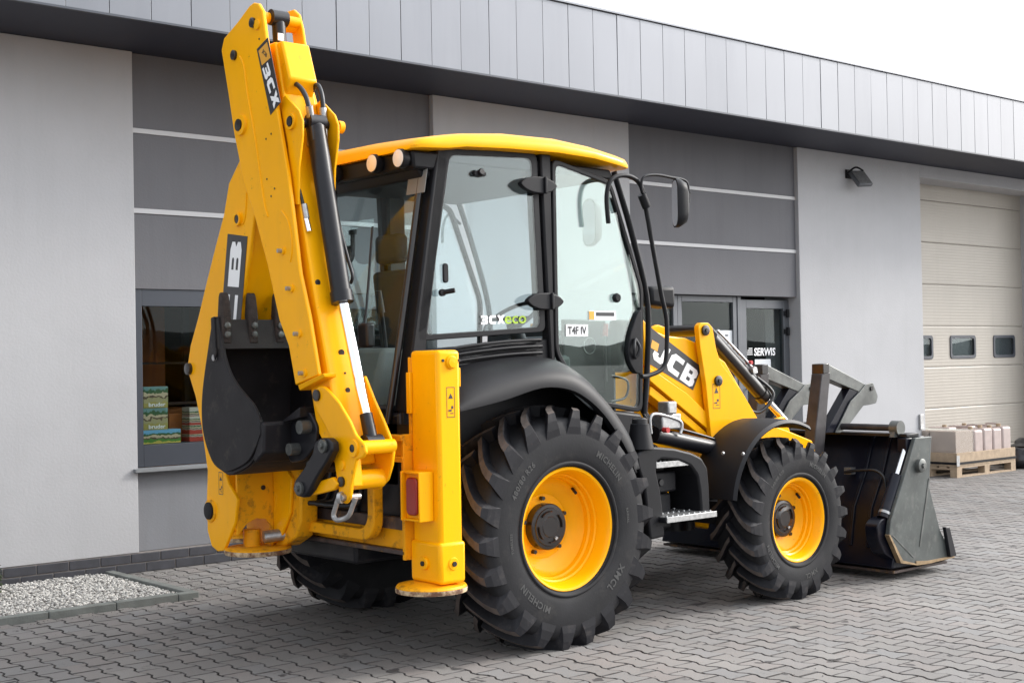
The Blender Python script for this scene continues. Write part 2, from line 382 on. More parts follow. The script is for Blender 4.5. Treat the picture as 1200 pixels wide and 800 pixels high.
def tube(pts, r, n=10, sm=6):
    P = smoothpath(pts, sm) if sm > 1 else [Vector(p) for p in pts]
    v, f = [], []
    t0 = (P[1]-P[0]).normalized(); a = t0.orthogonal().normalized()
    for i, p in enumerate(P):
        t = (P[min(i+1, len(P)-1)]-P[max(i-1, 0)]).normalized()
        a = (a-t*a.dot(t)).normalized(); b = t.cross(a)
        for j in range(n):
            q = 2*PI*j/n; v.append(tuple(p+a*(r*math.cos(q))+b*(r*math.sin(q))))
    m = len(P)
    for i in range(m-1):
        for j in range(n): f.append((i*n+j, i*n+(j+1) % n, (i+1)*n+(j+1) % n, (i+1)*n+j))
    f += [tuple(range(n)), tuple(range(m*n-1, (m-1)*n-1, -1))]
    return v, f
def lathe(prof, c, axis='y', sgn=1, n=64, closed=False):
    """prof: (offset along axis, radius)"""
    v, f = [], []
    m = len(prof)
    for o_, r in prof:
        for i in range(n):
            t = 2*PI*i/n; a, b = r*math.cos(t), r*math.sin(t)
            if axis == 'y': v.append((c[0]+a, c[1]+sgn*o_, c[2]+b))
            elif axis == 'x': v.append((c[0]+sgn*o_, c[1]+a, c[2]+b))
            else: v.append((c[0]+a, c[1]+b, c[2]+sgn*o_))
    for k in range(m if closed else m-1):
        k2 = (k+1) % m
        for i in range(n): f.append((k*n+i, k*n+(i+1) % n, k2*n+(i+1) % n, k2*n+i))
    return v, f
def rrect(cx, cy, w, h, r, n=4):
    pts = []
    for sx, sy, a0 in ((1, 1, 0), (-1, 1, 90), (-1, -1, 180), (1, -1, 270)):
        for i in range(n+1):
            a = R(a0+90*i/n); pts.append((cx+sx*(w/2-r)+r*math.cos(a), cy+sy*(h/2-r)+r*math.sin(a)))
    return pts
def inset(poly, d):
    """offset a polygon (any winding) inwards by d"""
    n = len(poly); A = sum(poly[i][0]*poly[(i+1) % n][1]-poly[(i+1) % n][0]*poly[i][1] for i in range(n))
    s = 1 if A > 0 else -1
    out_ = []
    for i in range(n):
        p0, p1, p2 = (Vector(poly[j % n]).to_2d() for j in (i-1, i, i+1))
        e1 = (p1-p0).normalized(); e2 = (p2-p1).normalized()
        n1 = Vector((-e1.y, e1.x))*s; n2 = Vector((-e2.y, e2.x))*s
        b = n1+n2
        if b.length < 1e-3: b = n1
        k = d/max(0.35, (b.normalized()).dot(n1)); b = b.normalized()*k
        out_.append((p1.x+b.x, p1.y+b.y))
    return out_
def roundpoly(poly, r, n=4):
    out_ = []
    m = len(poly)
    for i in range(m):
        p0, p1, p2 = (Vector(poly[j % m]).to_2d() for j in (i-1, i, i+1))
        a = (p0-p1); b = (p2-p1); d = min(r, a.length*0.45, b.length*0.45)
        A = p1+a.normalized()*d; B = p1+b.normalized()*d
        for k in range(n+1):
            t = k/n; q = A*(1-t)**2+p1*2*t*(1-t)+B*t*t; out_.append((q.x, q.y))
    return out_
def ring_frame(outer, inner, axis, a, b):
    """plate with a hole; outer and inner have equal point counts"""
    n = len(outer)
    def P(p, t):
        if axis == 'x': return (t, p[0], p[1])
        if axis == 'y': return (p[0], t, p[1])
        return (p[0], p[1], t)
    v = [P(p, a) for p in outer]+[P(p, a) for p in inner]+[P(p, b) for p in outer]+[P(p, b) for p in inner]
    f = []
    for i in range(n):
        j = (i+1) % n
        f += [(i, j, n+j, n+i), (2*n+i, 3*n+i, 3*n+j, 2*n+j), (i, 2*n+i, 2*n+j, j), (n+i, n+j, 3*n+j, 3*n+i)]
    return v, f
def text_mesh(s, size=1.0, bold=0.0, shear=0.0, spacing=1.0, res=3):
    cu = bpy.data.curves.new('lettering', 'FONT'); cu.body = s; cu.size = size; cu.offset = bold; cu.shear = shear
    cu.space_character = spacing; cu.resolution_u = res; cu.align_x = 'CENTER'; cu.align_y = 'CENTER'
    to = bpy.data.objects.new('lettering', cu); COL.objects.link(to)
    bpy.context.view_layer.update()
    me = bpy.data.meshes.new_from_object(to.evaluated_get(bpy.context.evaluated_depsgraph_get()))
    v = np.array([tuple(p.co) for p in me.vertices]); f = [tuple(p.vertices) for p in me.polygons]
    bpy.data.objects.remove(to); bpy.data.curves.remove(cu); bpy.data.meshes.remove(me)
    if len(v):
        c = (v.min(0)+v.max(0))/2; v = v-c
    return v, f
def lettering(name, s, o, ux, uy, w, h, material, parent, bold=0.0, shear=0.0, nrm=None, lift=0.002, spacing=1.0):
    v, f = text_mesh(s, 1.0, bold, shear, spacing)
    sx = w/np.ptp(v[:, 0]); sy = h/np.ptp(v[:, 1])
    o, ux, uy = Vector(o), Vector(ux).normalized(), Vector(uy)
    nn = ux.cross(uy).normalized()
    if nrm is not None and nn.dot(Vector(nrm)) < 0: nn = -nn
    V = [tuple(o+ux*(p[0]*sx)+uy*(p[1]*sy)+nn*lift) for p in v]
    return obj(name, (V, f), material, parent)
GLYPH = {
 'J': [[(.5, 1), (.85, 1), (.85, .22), (.65, 0), (.2, 0), (0, .2), (0, .42), (.32, .42), (.32, .30), (.38, .26), (.46, .26), (.5, .30)]],
 'C': [[(.88, 1), (.2, 1), (0, .8), (0, .2), (.2, 0), (.88, 0), (.88, .27), (.41, .27), (.34, .33), (.34, .67), (.41, .73), (.88, .73)]],
 'B': [[(0, 0), (.34, 0), (.34, 1), (0, 1)], [(.34, 1), (.74, 1), (.9, .87), (.9, .62), (.8, .5), (.9, .38), (.9, .13), (.74, 0), (.34, 0), (.34, .21), (.54, .21), (.58, .25), (.58, .36), (.54, .40), (.34, .40), (.34, .60), (.54, .60), (.58, .64), (.58, .75), (.54, .79), (.34, .79)]],
 '3': [[(0, 1), (.74, 1), (.9, .87), (.9, .62), (.8, .5), (.9, .38), (.9, .13), (.74, 0), (0, 0), (0, .25), (.54, .25), (.58, .28), (.58, .36), (.54, .39), (.15, .39), (.15, .61), (.54, .61), (.58, .64), (.58, .72), (.54, .75), (0, .75)]],
 'X': [[(0, 0), (.36, 0), (.48, .24), (.62, 0), (.98, 0), (.68, .5), (.98, 1), (.62, 1), (.48, .76), (.36, 1), (0, 1), (.29, .5)]]}
def logo(name, s_, o, ux, uy, w, h, material, parent, nrm, lift=.001, shear=0.0):
    # heavy block capitals
    V, F = [], []; x = 0
    for ch in s_:
        for poly in GLYPH[ch]:
            n = len(V); V += [(x+a+shear*(b-.5), b) for a, b in poly]; F.append(tuple(range(n, n+len(poly))))
        x += 1.04
    tot = x-.12
    o, ux, uy = Vector(o), Vector(ux).normalized(), Vector(uy).normalized(); nn = Vector(nrm).normalized()
    W_ = [tuple(o+ux*((a-tot/2)/tot*w)+uy*((b-.5)*h)+nn*lift) for a, b in V]
    return obj(name, (W_, F), material, parent)
def slab_on(name, quad, nrm, t, material, parent, bevel=0):
    q = [Vector(p) for p in quad]; n = Vector(nrm).normalized()
    v = [tuple(p-n*0.001) for p in q]+[tuple(p+n*t) for p in q]
    k = len(q)
    f = [tuple(range(k)), tuple(range(2*k-1, k-1, -1))]+[(i, (i+1) % k, k+(i+1) % k, k+i) for i in range(k)]
    return obj(name, (v, f), material, parent, bevel=bevel)

# ================================================================== SETTING
# ground sheet and paving
ground = obj('ground', box(-900, 900, -900, 900, -0.4, -0.030), 'farground'); tag(ground, kind='structure')
paving = obj('paving', box(-6, 21.2, -7.7, 4.0, -0.029, -0.0145), 'joint'); tag(paving, kind='structure')
PX, PY = 0.14, 0.2045
def paver_outline(g=0.0046):
    # interlocking block: wide ends and waisted middle, long side along Y
    L = PY/2-g; a, b = 0.0820-g, 0.0580-g; m = (a+b)/2
    half = [(a, -L), (a, -.072), (m, -.0511), (b, -.030), (b, .030), (m, .0511), (a, .072), (a, L)]
    pts = half+[(-x, -y) for x, y in half]
    return pts
def paver_geo():
    o_ = paver_outline(); n = len(o_)
    top = [(x-math.copysign(.0009, x), y*.993) for x, y in o_]
    core = [(x-math.copysign(.0036, x), y-math.copysign(.0040, y) if abs(y) > .09 else y) for x, y in o_]
    v = [(x, y, -0.035) for x, y in o_]+[(x, y, -0.0012) for x, y in o_]+[(x, y, 0.0) for x, y in top]+[(x, y, 0.0002) for x, y in core]
    f = [tuple(range(3*n, 4*n))]
    for k in (0, n, 2*n):
        for i in range(n): f.append((k+i, k+(i+1) % n, k+n+(i+1) % n, k+n+i))
    mi = [0]+[1]*(3*n)          # soiled rim: sand and dirt cling to the joint side
    return v, f, mi
pv, pf, pmi = paver_geo()
pme = bpy.data.meshes.new('paving_block'); pme.from_pydata(pv, [], pf); pme.materials.append(M['paver']); pme.materials.append(M['paverrim'])
pme.polygons.foreach_set('material_index', pmi)
bmx = bmesh.new(); bmx.from_mesh(pme); bmesh.ops.recalc_face_normals(bmx, faces=bmx.faces); bmx.to_mesh(pme); bmx.free()
cells = []
for i in range(int(-5.6/PX), int(21/PX)):
    for j in range(int(-7.5/PY), int(3.9/PY)):
        x = i*PX; y = j*PY+(PY/2 if i % 2 else 0)
        if y > 3.48 and x < 10.7: continue
        if x < -0.74 and y > 1.98: continue
        a, b, d = proj((x, y, 0))
        if d < 1.2 or a < -700 or a > 2600 or b > 2400: continue
        cells.append((d, x, y, a, b))
cells.sort()
vis = [c for c in cells if -5 < c[3] < 1205 and c[4] < 803]
near = set((c[1], c[2]) for c in vis[:300])
rest = [c for c in cells if (c[1], c[2]) not in near]
for d, x, y, a, b in vis[:300]:
    o = bpy.data.objects.new('paving_block', pme); COL.objects.link(o); o.parent = paving
    WP[o.name] = Vector((x, y, 0))
    o.location = Vector((x+random.uniform(-.0012, .0012), y+random.uniform(-.0012, .0012), random.uniform(-.0018, .0012)))-wpos(paving)
    o.rotation_euler = (random.gauss(0, .006), random.gauss(0, .006), random.gauss(0, .005))
P0 = np.array(pv); nP = len(P0); N = len(rest)
rng = np.random.default_rng(5)
V = np.zeros((N, nP, 3))
tx = rng.normal(0, .006, N); ty = rng.normal(0, .006, N); dz = rng.uniform(-.002, .0012, N)
cxy = np.array([(c[1], c[2]) for c in rest])
V[:, :, 0] = P0[None, :, 0]+cxy[:, 0, None]+rng.uniform(-.0012, .0012, (N, 1))
V[:, :, 1] = P0[None, :, 1]+cxy[:, 1, None]+rng.uniform(-.0012, .0012, (N, 1))
V[:, :, 2] = P0[None, :, 2]+dz[:, None]+P0[None, :, 0]*tx[:, None]+P0[None, :, 1]*ty[:, None]
F = []
pf2 = [tuple(p.vertices) for p in pme.polygons]
for k in range(N):
    F += [tuple(i+k*nP for i in q) for q in pf2]
me = bpy.data.meshes.new('paving_blocks'); me.from_pydata(V.reshape(-1, 3).tolist(), [], F); me.materials.append(M['paver']); me.materials.append(M['paverrim'])
me.polygons.foreach_set('material_index', pmi*N)
atr = me.attributes.new('tone', 'FLOAT', 'FACE')
atr.data.foreach_set('value', np.repeat(rng.uniform(0, 1, N), len(pf2)).astype(np.float32))
o = bpy.data.objects.new('paving_block', me); COL.objects.link(o); o.parent = paving; o.location = -wpos(paving); o['kind'] = 'stuff'

# gravel bed with kerb stones
GX1, GY0 = -0.775, 2.06
bed = obj('gravel_bed', box(-5.5, GX1, GY0, 3.40, -0.03, 0.008), 'gravelbase'); tag(bed, kind='structure')
def gravel():
    rng = np.random.default_rng(3)
    ico = bmesh.new(); bmesh.ops.create_icosphere(ico, subdivisions=1, radius=1); ico.verts.ensure_lookup_table()
    IV = np.array([tuple(v.co) for v in ico.verts]); IF = [tuple(v.index for v in f.verts) for f in ico.faces]; ico.free()
    n = 9000
    xs = rng.uniform(-2.6, GX1-0.01, n); ys = rng.uniform(GY0+.01, 3.385, n)
    V, F = [], []
    tone = []
    for k in range(n):
        s = rng.uniform(.006, .0125, 3)*np.array([1.1, 1, .75])
        q = IV*(1+rng.uniform(-.22, .22, (len(IV), 1)))*s
        a = rng.uniform(0, PI); c, s_ = math.cos(a), math.sin(a)
        q = q @ np.array([[c, -s_, 0], [s_, c, 0], [0, 0, 1]])
        edge = min(xs[k]*-1+GX1, ys[k]-GY0, 0.12)/0.12
        V.append(q+np.array([xs[k], ys[k], .012+.014*rng.random()+0.012*edge])); F += [tuple(i+k*len(IV) for i in f) for f in IF]
        tone += [rng.random()]*len(IF)
    me = bpy.data.meshes.new('gravel'); me.from_pydata(np.concatenate(V).tolist(), [], F)
    atr = me.attributes.new('tone', 'FLOAT', 'FACE'); atr.data.foreach_set('value', np.array(tone, np.float32))
    m = bpy.data.materials.new('marble_gravel'); m.use_nodes = True; nn = m.node_tree.nodes
    a_ = nn.new('ShaderNodeAttribute'); a_.attribute_name = 'tone'
    ra = nn.new('ShaderNodeValToRGB'); e = ra.color_ramp.elements
    e[0].color = (0.16, 0.15, 0.14, 1); e[1].color = (0.66, 0.64, 0.60, 1); k = e.new(0.35); k.color = (0.38, 0.37, 0.355, 1)
    m.node_tree.links.new(a_.outputs['Fac'], ra.inputs[0]); m.node_tree.links.new(ra.outputs[0], nn['Principled BSDF'].inputs['Base Color'])
    nn['Principled BSDF'].inputs['Roughness'].default_value = 0.8
    me.materials.append(m)
    o = bpy.data.objects.new('gravel', me); COL.objects.link(o)
    tag(o, 'pale marble gravel filling the kerbed bed against the left wall', 'gravel', kind='stuff')
gravel()
def grit():
    rng = np.random.default_rng(8); V, F = [], []
    for k in range(900):
        if k < 500: x, y = -.70+abs(rng.normal(0, .25)), rng.uniform(1.95, 3.38)
        elif k < 700: x, y = rng.uniform(-2.6, -.7), 1.965-abs(rng.normal(0, .10))
        else: x, y = rng.uniform(-2, 3), rng.uniform(-3.5, 3.3)
        s_ = rng.uniform(.002, .006); n = len(V)
        for a, b, c in ((1, 0, 0), (-.6, .8, 0), (-.5, -.9, 0), (0, 0, 1.1)): V.append((x+a*s_, y+b*s_, .0005+c*s_))
        F += [(n, n+1, n+3), (n+1, n+2, n+3), (n+2, n, n+3), (n, n+2, n+1)]
    o = obj('grit', (V, F), 'gravelbase'); tag(o, 'loose grit scattered on the paving near the gravel bed', 'grit', kind='stuff')
grit()
kroot = thing('kerb', 'grey concrete kerb edging round the gravel bed', 'kerb', (-1.3, 1.98, 0))
kx = [-4.31, -3.81, -3.30, -2.79, -2.285, -1.78, -1.315, -0.86]
for i in range(len(kx)-1):
    obj('kerb_stone', box(kx[i]+.003, kx[i+1]-.003, 1.975+random.uniform(-.002, .002), 2.055, -.05, 0.045+random.uniform(-.002, .002)), 'kerb', kroot, bevel=.006)
obj('kerb_stone', box(-.857, -.70, 1.975, 2.055, -.05, 0.043), 'kerb', kroot, bevel=.006)
for a, b in ((2.062, 2.50), (2.506, 2.95), (2.956, 3.39)):
    obj('kerb_stone', box(-.775, -.70, a, b, -.05, 0.044+random.uniform(-.002, .002)), 'kerb', kroot, bevel=.006)

# ------------------------------------------------------------------ building
BY = 3.40
bld = thing('building', 'grey plastered workshop building with dark bays and metal cladded canopy', 'building', (5, 5, 0))
Z0 = 0.158
def wall(x0, x1, y0, z0, z1, m, name='wall'):
    return obj(name, box(x0, x1, y0, 3.95, z0, z1), m, bld, bevel=.006)
ZT = 4.17
wall(-9, -.48, BY, Z0, ZT, 'plaster')
wall(2.546, 5.19, BY, Z0, ZT, 'plaster')
wall(8.11, 10.76, BY, Z0, ZT, 'plaster')
wall(10.762, 14.098, BY+.002, 4.0, ZT, 'plaster', 'lintel')
wall(14.1, 24, BY, Z0, ZT, 'plaster')
DY = 3.455
obj('wall', box(-.479, 2.545, DY, 3.70, 2.27, ZT), 'darkplaster', bld)
obj('wall', box(-.479, 2.545, DY, 3.70, .160, .79), 'lowplaster', bld)
obj('wall', box(5.191, 8.109, DY, 3.70, 2.345, ZT), 'darkplaster', bld)
for z0, z1 in ((3.525, 3.565), (2.878, 2.918)):
    obj('trim_strip', box(-.478, 2.544, DY-.012, DY+.01, z0, z1), 'strip', bld, bevel=.002)
    obj('trim_strip', box(5.192, 8.108, DY-.012, DY+.01, z0, z1), 'strip', bld, bevel=.002)
# side walls, back and roof
obj('wall', box(-9, 24, 15, 15.3, 0, 4.6), 'plaster', bld)
obj('wall', box(-9.3, -9.002, 3.5, 15, 0, 4.6), 'plaster', bld)
obj('wall', box(24.002, 24.3, 3.5, 15, 0, 4.6), 'plaster', bld)
obj('roof', box(-9.2, 24.2, 2.46, 15.3, 4.62, 4.80), 'soffit', bld)
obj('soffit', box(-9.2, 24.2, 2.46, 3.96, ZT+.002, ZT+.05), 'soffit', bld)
obj('fascia_backing', box(-9.2, 24.2, 2.4225, 2.459, ZT-.005, 4.94), 'fasciaseam', bld)
# cladding panels, one mesh shared
SP = 0.322
fv, ff = box(-SP/2+.0016, SP/2-.0016, -.010, .0, 4.172, 4.955)
fme = bpy.data.meshes.new('fascia_panel'); fme.from_pydata([(a, b, c-4.56) for a, b, c in fv], [], ff); fme.materials.append(M['fascia'])
x = -.465-SP*14+SP/2
while x < 24:
    o = bpy.data.objects.new('fascia_panel', fme); COL.objects.link(o); o.parent = bld
    o.location = Vector((x, 2.422+random.uniform(-.0015, .0015), 4.56))-wpos(bld)
    o.rotation_euler = (random.gauss(0, .0015), 0, random.gauss(0, .004))
    md = o.modifiers.new('bevel', 'BEVEL'); md.width = .002; md.segments = 2
    x += SP
obj('roof_flashing', box(-9.2, 24.2, 2.39, 2.60, 4.957, 4.978), 'fascia', bld, bevel=.003)
obj('drip_edge', box(-9.2, 24.2, 2.396, 2.424, 4.155, 4.171), 'frame', bld)
# clinker plinth: mortar bed with bricks in two courses
def plinth(x0, x1, n):
    b_ = obj('plinth', box(x0, x1, BY+.006, 3.6, -.02, Z0-.002), 'mortar', bld)
    for row, (z0, z1) in enumerate(((.003, .073), (.083, .150))):
        x = x0-(0.13 if row else 0)+.0
        while x < x1:
            a, b = max(x, x0), min(x+.243, x1)
            if b-a > .03: obj('brick', box(a, b, BY-.002, BY+.02, z0, z1), 'brick', b_, bevel=.003)
            x += .253
plinth(-2.44, 2.9, 0)
plinth(8.11, 10.75, 0)
obj('plinth', box(2.902, 8.108, BY+.006, 3.5, -.02, Z0-.002), 'brick', bld)
# left shop window
win = obj('window', join(box(-.477, -.395, 3.47, 3.55, .83, 2.268), box(-.395, 2.543, 3.47, 3.55, 2.13, 2.268), box(-.395, 2.543, 3.47, 3.55, .83, 1.005), box(2.46, 2.543, 3.47, 3.55, 1.005, 2.13), box(1.0, 1.08, 3.475, 3.545, 1.006, 2.129)), 'frame', bld, bevel=.003)
obj('pane', box(-.394, .999, 3.50, 3.506, 1.006, 2.129), 'shopglass', win)
obj('pane', box(1.081, 2.459, 3.50, 3.506, 1.006, 2.129), 'shopglass', win)
obj('sill', box(-.52, 2.56, 3.36, 3.50, .795, .826), 'sill', win, bevel=.004)
def room(x0, x1, y0, y1, z0, z1):
    return join(box(x0, x1, y1, y1+.05, z0, z1), box(x0-.05, x0-.001, y0, y1, z0, z1), box(x1+.001, x1+.05, y0, y1, z0, z1), box(x0, x1, y0, y1, z0-.05, z0-.001), box(x0, x1, y0, y1, z1+.001, z1+.05))
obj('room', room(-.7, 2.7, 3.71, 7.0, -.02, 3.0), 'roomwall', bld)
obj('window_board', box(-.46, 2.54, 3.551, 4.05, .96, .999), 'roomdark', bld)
for k, (xx, w_) in enumerate(((-.1, .05), (.35, .3), (.95, .06), (1.4, .5))):
    obj('room_panel', box(xx, xx+w_, 5.0+.2*k, 5.05+.2*k, .2, 2.9), 'orangebox' if k == 1 else 'roomdark', bld)
# glazed entrance in the right bay
EY = 3.575
def glazed(name, x0, x1, z0, z1, mats=('frame2', 'shopglass'), fw=.07, y=EY, bottom=.10):
    fr = obj(name, join(box(x0, x0+fw, y, y+.07, z0, z1), box(x1-fw, x1, y, y+.07, z0, z1), box(x0+fw, x1-fw, y, y+.07, z1-fw, z1), box(x0+fw, x1-fw, y, y+.07, z0, z0+bottom)), mats[0], bld, bevel=.004)
    obj('pane', box(x0+fw, x1-fw, y+.03, y+.036, z0+bottom, z1-fw), mats[1], fr)
    return fr
glazed('window', 5.192, 6.10, .05, 2.34)
glazed('window', 6.102, 7.13, .05, 2.34)
dr = glazed('door', 7.195, 8.108, .02, 2.31, fw=.105, bottom=.22)
obj('door_post', box(7.131, 7.194, EY-.01, EY+.07, .0, 2.34), 'frame2', bld, bevel=.004)
obj('handle', tube([(7.28, EY-.005, 1.25), (7.28, EY-.05, 1.25), (7.28, EY-.05, .85), (7.28, EY-.005, .85)], .012, sm=1), 'steel', dr)
for zz in (2.15, 1.93):
    obj('hinge', join(cyl((8.06, EY-.02, zz-.05), (8.06, EY-.02, zz+.05), .02), box(8.0, 8.1, EY-.012, EY-.001, zz-.03, zz+.03)), 'blackplastic', dr)
obj('threshold', box(5.192, 8.108, 3.46, 3.70, -.01, .018), 'kerb', bld)
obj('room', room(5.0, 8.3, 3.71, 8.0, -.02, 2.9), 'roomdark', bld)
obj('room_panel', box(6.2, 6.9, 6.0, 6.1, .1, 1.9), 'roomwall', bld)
def on_entrance(px0, py0, px1, py1, y=EY+.028):
    a, b = at(px0, py0, Y=y), at(px1, py1, Y=y)
    return a[0], b[0], b[2], a[2]
c_ = at(896, 412, Y=EY+.028); w_ = at(909, 412, Y=EY+.028)[0]-at(884, 412, Y=EY+.028)[0]
lettering('door_lettering', 'SERWIS', c_, (1, 0, 0), (0, 0, 1), w_, .095, 'white', dr, bold=.03, shear=.1, nrm=(0, -1, 0))
for k in range(4):
    zz = c_[2]-.035+k*.024
    obj('stripe', box(c_[0]-w_/2-.16+.02*k, c_[0]-w_/2-.03, EY+.024, EY+.027, zz, zz+.010), 'white', dr)
x0, x1, z0, z1 = on_entrance(884, 421, 903, 446)
nt_ = obj('notice', box(x0, x1, EY+.02, EY+.024, z0, z1), 'paper', dr)
obj('notice_picture', box(x0+.05, x1-.05, EY+.016, EY+.0195, z0+.14, z1-.08), 'frame2', dr)
x0, x1, z0, z1 = on_entrance(843, 387, 858, 410)
obj('notice', box(x0, x1, EY+.02, EY+.024, z0, z1), 'paper', bld)
lettering('notice_sign', '5', ((x0+x1)/2, EY+.018, (z0+z1)/2), (1, 0, 0), (0, 0, 1), .07, .13, 'frame', bld, nrm=(0, -1, 0))
x0, x1, z0, z1 = on_entrance(880, 462, 906, 474)
lettering('door_lettering', 'SERWIS', ((x0+x1)/2, EY+.026, (z0+z1)/2), (1, 0, 0), (0, 0, 1), x1-x0, .09, 'white', dr, bold=.03, nrm=(0, -1, 0))
# sectional garage door
GY = 3.80
gd = obj('garage_door', box(10.60, 14.25, GY+.03, GY+.06, .0, 4.05), 'frame', bld)
zs = [.0, .27, .856, 1.434, 2.013, 2.60, 3.19, 3.78, 4.04]
def door_panel(z0, z1, holes):
    V, F = [], []
    # shallow horizontal micro ribs
    nr = max(2, int((z1-z0)/.042)); prof = []
    for i in range(nr):
        a = z0+.012+(z1-z0-.024)*i/nr; b = z0+.012+(z1-z0-.024)*(i+1)/nr
        prof += [(a, 0.0), (a+(b-a)*.35, -.0012), (a+(b-a)*.7, -.0012), (b-.0008, .0)]
    prof = [(z0+.002, .006)]+prof+[(z1-.002, .006)]
    xs = [10.61, 14.24]
    if holes:
        xs = [10.61]+sorted(sum([[h0, h1] for h0, h1 in holes], []))+[14.24]
    for k in range(len(xs)-1):
        hole = holes and k % 2 == 1
        for i in range(len(prof)-1):
            za, ya = prof[i]; zb, yb = prof[i+1]
            zm = (za+zb)/2
            if hole and 1.555 < zm < 1.87: continue
            n = len(V)
            V += [(xs[k], GY+ya, za), (xs[k+1], GY+ya, za), (xs[k+1], GY+yb, zb), (xs[k], GY+yb, zb)]; F.append((n, n+1, n+2, n+3))
    return V, F
holes = [(10.86, 11.60), (12.06, 12.75), (13.24, 13.84)]
holes = [(10.93, 11.60), (12.07, 12.72), (13.24, 13.83)]
for i in range(len(zs)-1):
    hh = holes if i == 3 else None
    dp = obj('door_panel', door_panel(zs[i], zs[i+1], hh), 'beige', gd)
    if hh:
        for h0, h1 in hh:
            fr = obj('window', ring_frame(rrect((h0+h1)/2, 1.715, h1-h0+.03, .335, .05), rrect((h0+h1)/2, 1.715, h1-h0-.06, .25, .04), 'y', GY-.014, GY+.02), 'frame', gd, bevel=.003)
            obj('pane', prism(rrect((h0+h1)/2, 1.715, h1-h0-.05, .26, .04), 'y', GY+.000, GY+.006), 'shopglass', gd)
hx = at(1084, 478, Y=3.38)
obj('door_control', box(10.60, 10.68, 3.37, 3.399, .62, .82), 'steel', bld, bevel=.005)

# wall floodlight
p = at(1010, 206, Y=3.22)
fl = thing('floodlight', 'small grey floodlight bracketed high on the light wall beside the garage door', 'floodlight', (p[0], 3.40, p[2]))
fx, fz = p[0], p[2]
obj('bracket', join(box(fx-.10, fx+.02, 3.37, 3.40, fz-.02, fz+.09), tube([(fx-.10, 3.37, fz+.04), (fx-.10, 3.24, fz+.10), (fx+.0, 3.2, fz+.06)], .012)), 'blackplastic', fl)
q = [Vector((fx-.08, 3.34, fz+.07)), Vector((fx-.08, 3.20, fz-.12)), Vector((fx+.16, 3.16, fz-.10)), Vector((fx+.16, 3.30, fz+.09))]
nn_ = (q[1]-q[0]).cross(q[3]-q[0]).normalized()
if nn_.y > 0: nn_ = -nn_
slab_on('housing', [tuple(a-nn_*.05) for a in q], nn_, .05, 'frame2', fl, bevel=.01)
cq = sum(q, Vector())/4
slab_on('lens', [tuple(cq+(a-cq)*.82) for a in q], nn_, .006, 'steel', fl)

# ------------------------------------------------------------------ toy boxes in the shop window
def toy_box(px0, px1, py0, py1, label, name='toy_box', mt=None, word=None, y=3.72, depth=.14, cat='toy box', group=None):
    a, b = at(px0, py0, Y=y), at(px1, py1, Y=y)
    t = thing(name, label, cat, ((a[0]+b[0])/2, y+depth/2, b[2]), group)
    z0, z1 = b[2]+.002, a[2]-.002
    bxx = obj('carton', box(a[0], b[0], y, y+depth, z0, z1), mt or toy_box_material('toy_box_print', (.16, .28, .27), (.38, .34, .18), (.40, .34, .10), z0, z1), t, bevel=.002)
    if word: lettering('print', word, (b[0]-.10, y-.002, z0+.028), (1, 0, 0), (0, 0, 1), .15, .034, 'white', t, bold=.02, nrm=(0, -1, 0))
    return t
g_ = 'toy boxes on display in the shop window'
toy_box(168, 197, 453, 477.5, 'topmost toy box of the left stack behind the shop window', word='bruder', group=g_)
toy_box(168, 197, 478.5, 503, 'middle toy box of the left stack behind the shop window', word='bruder', group=g_)
toy_box(168, 212, 504, 524, 'wide low toy box with a meadow print at the bottom of the left stack', mt=toy_box_material('meadow_print', (.18, .42, .62), (.10, .25, .05), (.55, .45, .10), .98, 1.1), group=g_)
toy_box(198, 216, 485, 521, 'plain orange carton between the two stacks of toy boxes', mt=M['orangebox'], y=3.88, cat='carton', name='carton')
for k in range(4):
    nm = ['topmost', 'second from top', 'third from top', 'bottom'][k]
    toy_box(222, 242, 477+10.5*k, 487+10.5*k, nm+' small toy box of the right stack behind the shop window', mt=toy_box_material('small_box_print', (.55, .5, .42), (.4, .35, .3), (.45, .06, .04), 1.02+.06*(3-k), 1.08+.06*(3-k)), y=3.74, group=g_)

obj('shelf', join(box(-.42, 2.4, 4.30, 4.50, 1.30, 1.32), box(-.42, 2.4, 4.30, 4.50, 1.66, 1.68), box(-.42, -.40, 4.30, 4.50, .98, 2.0)), 'roomwall', bld)
obj('room_lamp', box(-.2, 1.6, 5.2, 5.3, 2.70, 2.74), 'strip', bld)
obj('counter', box(.25, 1.7, 4.7, 5.2, .0, 1.25), 'orangebox', bld, bevel=.01)

# ------------------------------------------------------------------ pallets by the garage door
def pallet(label, x0, x1, y0, y1, group='wooden pallets by the garage door'):
    t = thing('pallet', label, 'pallet', ((x0+x1)/2, (y0+y1)/2, 0), group)
    for k in range(3):
        xx = x0+(x1-x0-.12)*k/2
        for yy in (y0, (y0+y1)/2-.05, y1-.10):
            obj('block', box(xx, xx+.12, yy, yy+.10, .022, .10), 'wood', t)
    for yy in (y0, (y0+y1)/2-.05, y1-.10): obj('runner', box(x0, x1, yy, yy+.10, 0, .0218), 'wood', t)
    n = 7
    for k in range(3):
        xx = x0+(x1-x0-.12)*k/2; obj('crosspiece', box(xx, xx+.12, y0, y1, .1002, .121), 'wood', t)
    for k in range(6):
        yy = y0+(y1-y0-.11)*k/5; obj('deck_board', box(x0, x1, yy, yy+.11, .1212, .142), 'wood', t)
    return t
PXa, PXb, PYa, PYb = 10.62, 12.10, 2.86, 3.72
pallet('wooden pallet carrying wrapped canisters and cartons before the beige garage door', PXa, PXb, PYa, PYb)
pc = thing('pallet_collar', 'low wooden collar with a dark strap standing on the pallet of canisters', 'pallet collar', ((PXa+PXb)/2, (PYa+PYb)/2, .143))
